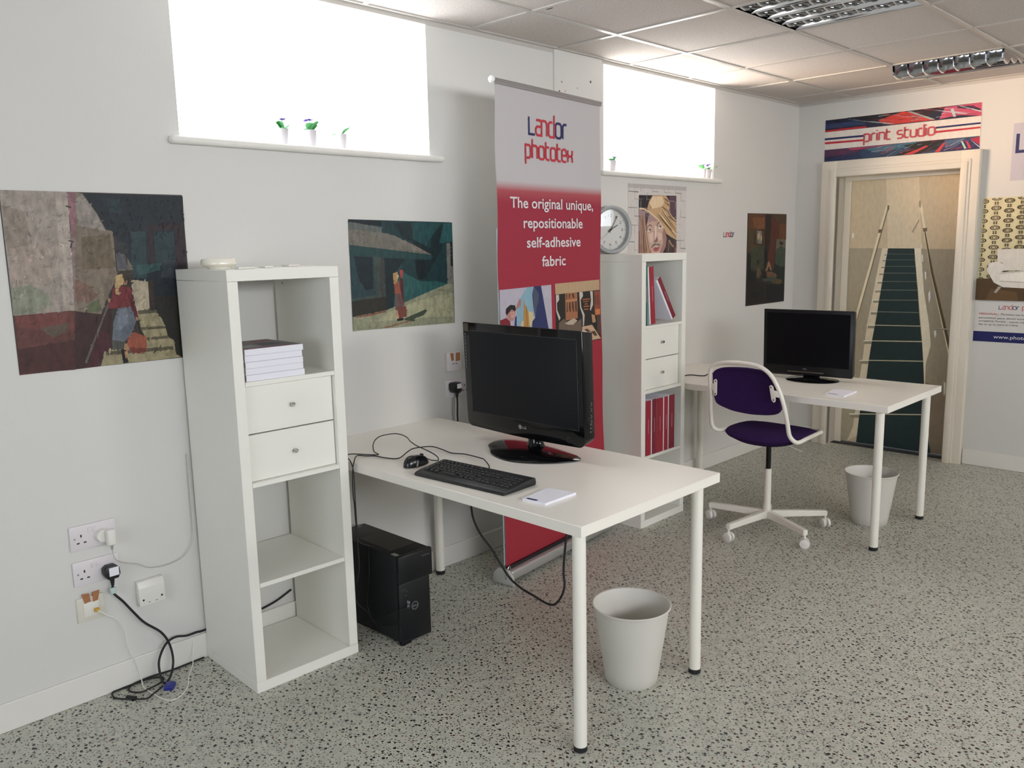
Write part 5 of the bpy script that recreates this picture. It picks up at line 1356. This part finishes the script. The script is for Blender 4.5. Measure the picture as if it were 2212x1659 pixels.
# plug and cable above the near desk
t = thing('power_plug', 'black plug with white label in the socket above the near desk', 'plug', (0, 1.300, .85))
bm = NB(); prism(bm, [(-.030, .016), (-.022, .000), (.012, -.006), (.026, .004), (.027, .036), (.020, .046), (-.022, .046), (-.030, .038)], .009, .045, 'X', .004); obj('plug', bm, BLKMATT, t)
obj('plug_label', bx(NB(), (.0452, -.006, .018), (.0458, .022, .040)), PAPER, t, smooth=False)
bm = NB(); cyl(bm, (.028, .006, -.03), (.028, .006, .002), .005, .010, n=12); obj('cord_grip', bm, BLKMATT, t)
bm = NB(); tube(bm, spline([(.028, .006, -.025), (.030, .008, -.06), (.030, .0, -.10), (.026, -.095, -.20), (.024, -.095, -.30), (.03, -.09, -.45)], 7)[:3]+[Vector(p) for p in spline([(.030, .006, -.06), (.028, .005, -.11), (.030, .000, -.145), (.050, -.060, -.158), (.14, -.110, -.158), (.24, -.24, -.155), (.36, -.36, -.152), (.50, -.45, -.150), (.62, -.49, -.151)], 7)], .0042, 8); obj('cable', bm, BLKRUB, t)
t = thing('thin_lead', 'thin grey lead hanging down the wall below the desk socket', 'cable', (0, 1.295, .6))
bm = NB(); tube(bm, spline([(.010, 0, .22), (.006, -.002, .16), (.006, .001, .12), (.006, .000, .104)], 6), .0018, 6); obj('lead', bm, mat('grey_lead', '8c8886', .5), t)

# ================================================================ roller banner
A_, B_ = Vector((.366, 1.268, 0)), Vector((.268, 2.10, 0)); ang = math.atan2((B_-A_).y, (B_-A_).x)
t = thing('roller_banner', 'tall grey and red roller banner standing between the two shelving units', 'banner', A_, ang)
WB = .838
bm = NB(); nx, nz = 24, 60; V = []
for j in range(nz+1):
    z = .070+(2.205-.070)*j/nz; row = []
    for i in range(nx+1):
        u = i/nx; s = -.002+WB*u; sag = .004*math.sin(PI*u)*math.sin(3*PI*j/nz)
        if i == 0: s += .004*math.sin(j*.45)+(.004 if j < 20 else 0)
        if i == nx: s += .006*math.sin(j*.3)+max(0, (30-j))*.0016
        row.append(bm.verts.new((s, sag*.3, z)))
    V.append(row)
for j in range(nz):
    for i in range(nx): bm.faces.new((V[j][i], V[j][i+1], V[j+1][i+1], V[j+1][i]))
bk = bm.copy(); bmesh.ops.translate(bk, verts=bk.verts, vec=(0, .0012, 0)); fab = obj('printed_fabric', bm, banner_material(), t, fix=False); obj('fabric_backing', bk, mat('white_fabric_back', 'd8d6d2', .8), fab, fix=False)
bpl = lambda h, z, d: (h, -d-.0012, z)
bm = NB(); cyl(bm, (-.004, .002, 2.212), (WB+.002, .002, 2.212), .010, n=20); bx(bm, (0, -.006, 2.196), (WB, .010, 2.212), .002); obj('top_rail', bm, mat('grey_rail', '8f8a8a', .4), t)
bm = NB(); lathe(bm, [(0, -.014), (.010, -.013), (.015, -.006), (.014, .004), (.010, .006), (0, .006)], 20, c=(-.014, .002, 2.212), axis='X'); obj('rail_end_cap', bm, mat('clear_white_cap', 'f4f4f4', .15), t)
bm = NB(); bx(bm, (-.005, -.045, .018), (WB+.05, .055, .066), .010, 3); obj('cassette', bm, mat('silver_cassette', 'b4b2b0', .3, metal=.5), t)
obj('slot_strip', bx(NB(), (.000, -.018, .064), (WB+.045, -.004, .080), .002), BLKMATT, t)
bm = NB(); prism(bm, [(-.062, .0), (.062, .0), (.058, .045), (.030, .074), (-.030, .074), (-.058, .045)], -.022, -.006, 'X', .006); obj('end_foot', bm, mat('clear_grey_end', 'b8b6b2', .2), t)
bm = NB(); tube(bm, spline([(-.022, -.02, .030), (-.034, -.03, .06), (-.020, -.04, .098), (-.004, -.03, .07), (-.010, -.018, .045)], 6), .0025, 6); obj('catch', bm, CHROME, t)
obj('support_pole', cyl(NB(), (WB/2, .035, .06), (WB/2, .02, 2.2), .008, n=14), ALU, t)
obj('edge_strip', bx(NB(), (-.006, .0012, .085), (-.001, .0035, 1.6)), mat('pale_blue_edge', 'a4bcc4', .5), t)
landor(.236, 2.014, .545, .065, bpl, t, .165)
stroke_word('phototex', .208, 1.911, .366, .055, bpl, LOGORED, t, wt=.19)
WHT = mat('white_print', 'e0dade', .6)
for s, a, b, z, hgt in (('The original unique,', .088, .762, 1.692, .0485), ('repositionable', .183, .665, 1.605, .0485), ('self-adhesive', .205, .646, 1.518, .0485), ('fabric', .320, .514, 1.431, .0485)):
    type_mesh(s, a, z, b-a, hgt, bpl, WHT, t, bold=.014)
cl = lambda sh, z0: [(c, [max(v, z0) if i % 2 else v for i, v in enumerate(f)]) for c, f in sh]
flat_art('left_photograph', cl(ART['banner_left_photo'], 1036), lambda h, z, d: (max(h, .0), -.0016-d, min(z, 1.343)), PHOTO, t, base=.0002)
flat_art('right_photograph', ART['banner_right_photo'], lambda h, z, d: (min(h, WB-.002), -.0016-d, min(z, 1.348)), PHOTO, t, base=.0002)

# ================================================================ bins
def bin_(label, x, y):
    t = thing('waste_bin', label, 'waste bin', (x, y, 0), 0, 'white plastic waste bins under the desks')
    prof = [(0, 0), (.088, 0), (.091, .003)]
    for k in range(1, 9):
        z = .003+k*.033; prof.append((.091+(.131-.091)*(z/.275)+(.0004 if k % 2 else 0), z))
    prof += [(.1315, .274), (.137, .277), (.138, .281), (.135, .284), (.131, .282), (.1285, .275), (.110, .14), (.0885, .008), (0, .006)]
    obj('bucket', lathe(NB(), prof, 64), BINM, t)
bin_('grey white waste bin under the near desk, between its right legs', 1.302, .958)
bin_('grey white waste bin under the far desk, behind its near leg', 1.262, 3.185)

# ================================================================ swivel chair
CX, CY = .900, 2.72
t = thing('swivel_chair', 'purple upholstered swivel chair with white tube frame at the far desk', 'chair', (CX, CY, 0))
bm = NB(); pr_ = []
for j in range(0, 9):
    a = -PI/2+PI*j/8; pr_.append((max(0, .205*abs(math.cos(a))**.45), .513+.026*math.sin(a)))
nseg = 56; rows_ = []
for rr, zz in pr_:
    row = []
    for i in range(nseg):
        th = 2*PI*i/nseg; c_, s_ = math.cos(th), math.sin(th); e = 2/2.9
        x = math.copysign(abs(c_)**e, c_)*rr*1.02; y = math.copysign(abs(s_)**e, s_)*rr*(1.0 if s_ > 0 else .96)
        dz = .010*(x/.2)**2 - .018*max(0, y/.2)**3 - .006*max(0, -y/.2)**2
        row.append(bm.verts.new((x*1.04-.002, y*1.05+.022, .010+zz+dz+(.008*(1-(rr/.205)**2) if zz > .513 else 0))))
    rows_.append(row)
for A, B in zip(rows_, rows_[1:]):
    for i in range(nseg): bm.faces.new((A[i], A[(i+1) % nseg], B[(i+1) % nseg], B[i]))
bm.faces.new(rows_[0][::-1]); bm.faces.new(rows_[-1]); bmesh.ops.remove_doubles(bm, verts=bm.verts, dist=.0005)
for v in bm.verts:
    if v.co.z < .513: v.co.z -= .022*(1-min(1, (math.hypot(v.co.x, v.co.y)/.19)**4))
obj('seat', bm, PURPLE, t)
bm = NB(); poly = [(.690, .858), (.72, .880), (.769, .889), (.87, .893), (.973, .885), (1.010, .868), (1.035, .835), (1.060, .780), (1.071, .731), (1.066, .700), (1.045, .679), (1.01, .668), (.960, .660), (.886, .655), (.802, .661), (.750, .675), (.712, .692), (.698, .715), (.690, .760), (.687, .82)]
sp_ = [(p.x, p.y) for p in spline([(a, b, 0) for a, b in poly], 4, True)]
pcx, pcz = .88, .775; rings = []
for s, dy in ((.86, .006), (.97, .0), (1.0, .010), (1.0, .020), (.97, .031), (.85, .036), (.5, .038)):
    rings.append([bm.verts.new((pcx+(a-pcx)*s-CX, 2.492+dy+.028*(1-((pcx+(a-pcx)*s-pcx)/.2)**2)-CY-.03*(b-.7)*s, pcz+(b-pcz)*s)) for a, b in sp_])
for A, B in zip(rings, rings[1:]):
    for i in range(len(sp_)): bm.faces.new((A[i], A[(i+1) % len(sp_)], B[(i+1) % len(sp_)], B[i]))
bm.faces.new(rings[0][::-1]); bm.faces.new(rings[-1]); obj('backrest', bm, PURPLE, t)
fr_ = [(.80, 2.945, .515), (.73, 2.925, .522), (.695, 2.86, .530), (.688, 2.75, .532), (.690, 2.64, .532), (.682, 2.565, .540), (.668, 2.535, .570), (.671, 2.515, .66), (.679, 2.50, .745), (.676, 2.490, .84), (.690, 2.485, .885), (.725, 2.483, .907), (.785, 2.481, .918), (.865, 2.48, .922), (.945, 2.482, .915), (.990, 2.484, .897), (1.024, 2.488, .866), (1.048, 2.493, .825), (1.066, 2.50, .78), (1.084, 2.51, .71), (1.092, 2.53, .63), (1.096, 2.548, .570), (1.112, 2.570, .538), (1.124, 2.60, .531), (1.118, 2.70, .532), (1.110, 2.84, .532), (1.100, 2.90, .528), (1.06, 2.935, .521), (.98, 2.947, .515)]
bm = NB(); tube(bm, [Vector((a-CX, b-CY, c)) for a, b, c in spline(fr_, 6, True)], .0108, 12, True); obj('tube_frame', bm, POWDER, t)
for sx, pts in ((-1, [(.688, .800), (.700, .800), (.700, .820), (.713, .826), (.720, .818), (.720, .745), (.713, .737), (.700, .742), (.700, .765), (.688, .765)]), (1, [(1.058, .797), (1.036, .800), (1.032, .818), (1.020, .826), (1.010, .818), (1.024, .750), (1.036, .738), (1.046, .746), (1.046, .768), (1.064, .766)])):
    bm = NB(); prism(bm, [(a-CX, b) for a, b in pts], 2.488-CY, 2.4915-CY, 'Y', .001); br = obj('bracket', bm, POWDER, t)
    for q in ((pts[5][0]+pts[3][0])/2, ): pass
    if sx < 0: ss = ((.712, .814), (.712, .748))
    else: ss = ((1.0195, .813), (1.0355, .752))
    for a, b in ss: obj('screw', cyl(NB(), (a-CX, 2.4868-CY, b), (a-CX, 2.4882-CY, b), .0042, n=12), mat('grey_screw', '6e6a66', .4), br)
obj('gas_lift', cyl(NB(), (0, 0, .32), (0, 0, .478), .0135, n=24), BLKGLOSS, t)
bm = NB(); lathe(bm, [(0, .06), (.026, .06), (.026, .105), (.0185, .108), (.0175, .330), (.014, .334), (0, .334)], 32); obj('column', bm, POWDER, t)
obj('seat_mechanism', bx(NB(), (-.07, -.06, .470), (.07, .06, .488), .004), POWDER, t)
bm = NB(); tube(bm, spline([(.06, .0, .478), (.108, 0, .473), (.15, -.0, .463), (.183, 0, .455)], 5), .0028, 8); obj('height_lever', bm, POWDER, t)
for k in range(5):
    a = math.radians(189+72*k); d = Vector((math.cos(a), math.sin(a), 0)); n_ = Vector((-d.y, d.x, 0))
    bm = NB(); P4 = []
    for rr, zt, zb, hw_ in ((.012, .104, .066, .015), (.16, .101, .068, .0145), (.322, .095, .067, .0135)):
        P4.append([bm.verts.new(d*rr+n_*s*hw_+Vector((0, 0, z))) for s, z in ((-1, zb), (1, zb), (1, zt), (-1, zt))])
    for A, B in zip(P4, P4[1:]):
        for i in range(4): bm.faces.new((A[i], A[(i+1) % 4], B[(i+1) % 4], B[i]))
    bm.faces.new(P4[0][::-1]); bm.faces.new(P4[-1]); bmesh.ops.recalc_face_normals(bm, faces=bm.faces)
    bmesh.ops.bevel(bm, geom=list(bm.edges), offset=.003, segments=2, affect='EDGES'); arm = obj('base_arm', bm, POWDER, t)
    ca_ = math.radians((-112, -98, -62, -125, -60)[k]); ax = Vector((math.cos(ca_), math.sin(ca_), 0)); cc = d*.315
    cst = obj('caster', bx(cyl(NB(), cc+Vector((0, 0, .045)), cc+Vector((0, 0, .068)), .006, n=12), cc+Vector((-.009, -.009, .020)), cc+Vector((.009, .009, .048)), .004), POWDER, t)
    for s in (-1, 1):
        w0 = cc+ax*s*.006+Vector((0, 0, .0255)); w1 = cc+ax*s*.020+Vector((0, 0, .0255)); bm = NB()
        cyl(bm, w0, w1, .0255, .0245, n=32); cyl(bm, w1, w1+ax*s*.002, .021, .017, n=32); obj('wheel', bm, PLASW, cst)

# ================================================================ plants on the window sills
def plant(x, y, z, label, group, leaves, flowers, seed, s=1.12):
    rr = random.Random(seed); t = thing('potted_plant', label, 'potted plant', (x, y, z), 0, group)
    obj('pot', lathe(NB(), [(0, 0), (.0145*s, 0), (.0155*s, .002), (.0205*s, .054*s), (.0195*s, .056*s), (.018*s, .053*s), (.0145*s, .048*s), (0, .048*s)], 28), POTM, t)
    for (az, ln, el, wd) in leaves:
        ln *= 1.45; wd *= 1.7
        bm = NB(); N_ = 8; d = Vector((math.cos(az), math.sin(az), 0)); n_ = Vector((-d.y, d.x, 0)); rows = []
        for i in range(N_+1):
            f = i/N_; w_ = wd*math.sin(PI*min(1, f*.92+.06))**.7; c_ = d*ln*f*math.cos(el)+Vector((0, 0, .05*s+ln*math.sin(el)*f-.012*f*f))
            rows.append([bm.verts.new(c_+n_*w_*q+Vector((0, 0, abs(q)*w_*.3))) for q in (-1, -.5, 0, .5, 1)])
        for A, B in zip(rows, rows[1:]):
            for i in range(4): bm.faces.new((A[i], A[i+1], B[i+1], B[i]))
        o = obj('leaf', bm, LEAF, t, fix=False); 
        sm = o.modifiers.new('thickness', 'SOLIDIFY'); sm.thickness = .0008
    for (fx, fy, fz) in flowers:
        bm = NB(); tube(bm, spline([(0, 0, .045*s), (fx*.5, fy*.5, .045*s+fz*.6), (fx, fy, .045*s+fz)], 5), .0008, 5); st_ = obj('flower_stem', bm, LEAF, t)
        bm = NB()
        for k in range(5):
            a = 2*PI*k/5+rr.random(); c_ = Vector((fx+.005*math.cos(a), fy+.005*math.sin(a), .046*s+fz)); u_ = Vector((math.cos(a), math.sin(a), .35)); v_ = Vector((-math.sin(a), math.cos(a), 0))
            V = [bm.verts.new(c_+u_*p*.010+v_*q*.009) for p, q in ((-.7, 0), (0, -1), (1, -.5), (1.1, .5), (0, 1))]; bm.faces.new(V)
        o = obj('flower', bm, FLOWER, st_, fix=False); sm = o.modifiers.new('thickness', 'SOLIDIFY'); sm.thickness = .0008
G1, G2 = 'violets on the near window sill', 'violets on the far window sill'
plant(-.022, .492, 1.930, 'leftmost potted violet on the near window sill, broad green leaf', G1, ((-2.6, .040, 1.0, .020), (2.2, .030, .9, .014), (.2, .022, .5, .010), (-1.6, .034, 1.15, .014)), ((.004, -.002, .045),), 1)
plant(-.022, .617, 1.930, 'middle potted violet on the near window sill with a purple flower', G1, ((.9, .042, .95, .018), (1.6, .040, .8, .016), (-1.9, .026, .5, .008), (-.3, .034, 1.1, .014)), ((.006, -.026, .045), (.002, -.004, .05)), 2, 1.2)
plant(-.022, .762, 1.930, 'rightmost potted plant on the near window sill, one tall leaf', G1, ((1.3, .048, .85, .013), (-2.4, .030, .3, .008), (.6, .038, .8, .010)), (), 3)
plant(-.022, 2.572, 1.925, 'potted violet at the left end of the far window sill, beside the banner', G2, ((2.2, .036, .6, .012), (-1.4, .040, .4, .010), (.4, .030, .9, .012)), ((.0, .018, .03),), 4)
plant(-.022, 3.520, 1.925, 'left of three potted violets at the right end of the far window sill', G2, ((-1.8, .042, .7, .018), (1.2, .024, .8, .010)), ((.0, .004, .036),), 5)
plant(-.022, 3.580, 1.925, 'middle of three potted violets at the right end of the far window sill, purple flower', G2, ((1.2, .032, .9, .014), (-1.2, .028, .6, .012)), ((.002, -.008, .036), (.004, .006, .042), (-.004, .000, .032)), 6)
plant(-.022, 3.560+.075, 1.925, 'right of three potted violets at the right end of the far window sill', G2, ((1.0, .036, .8, .016), (2.2, .030, .4, .008)), ((.0, -.004, .045),), 8)
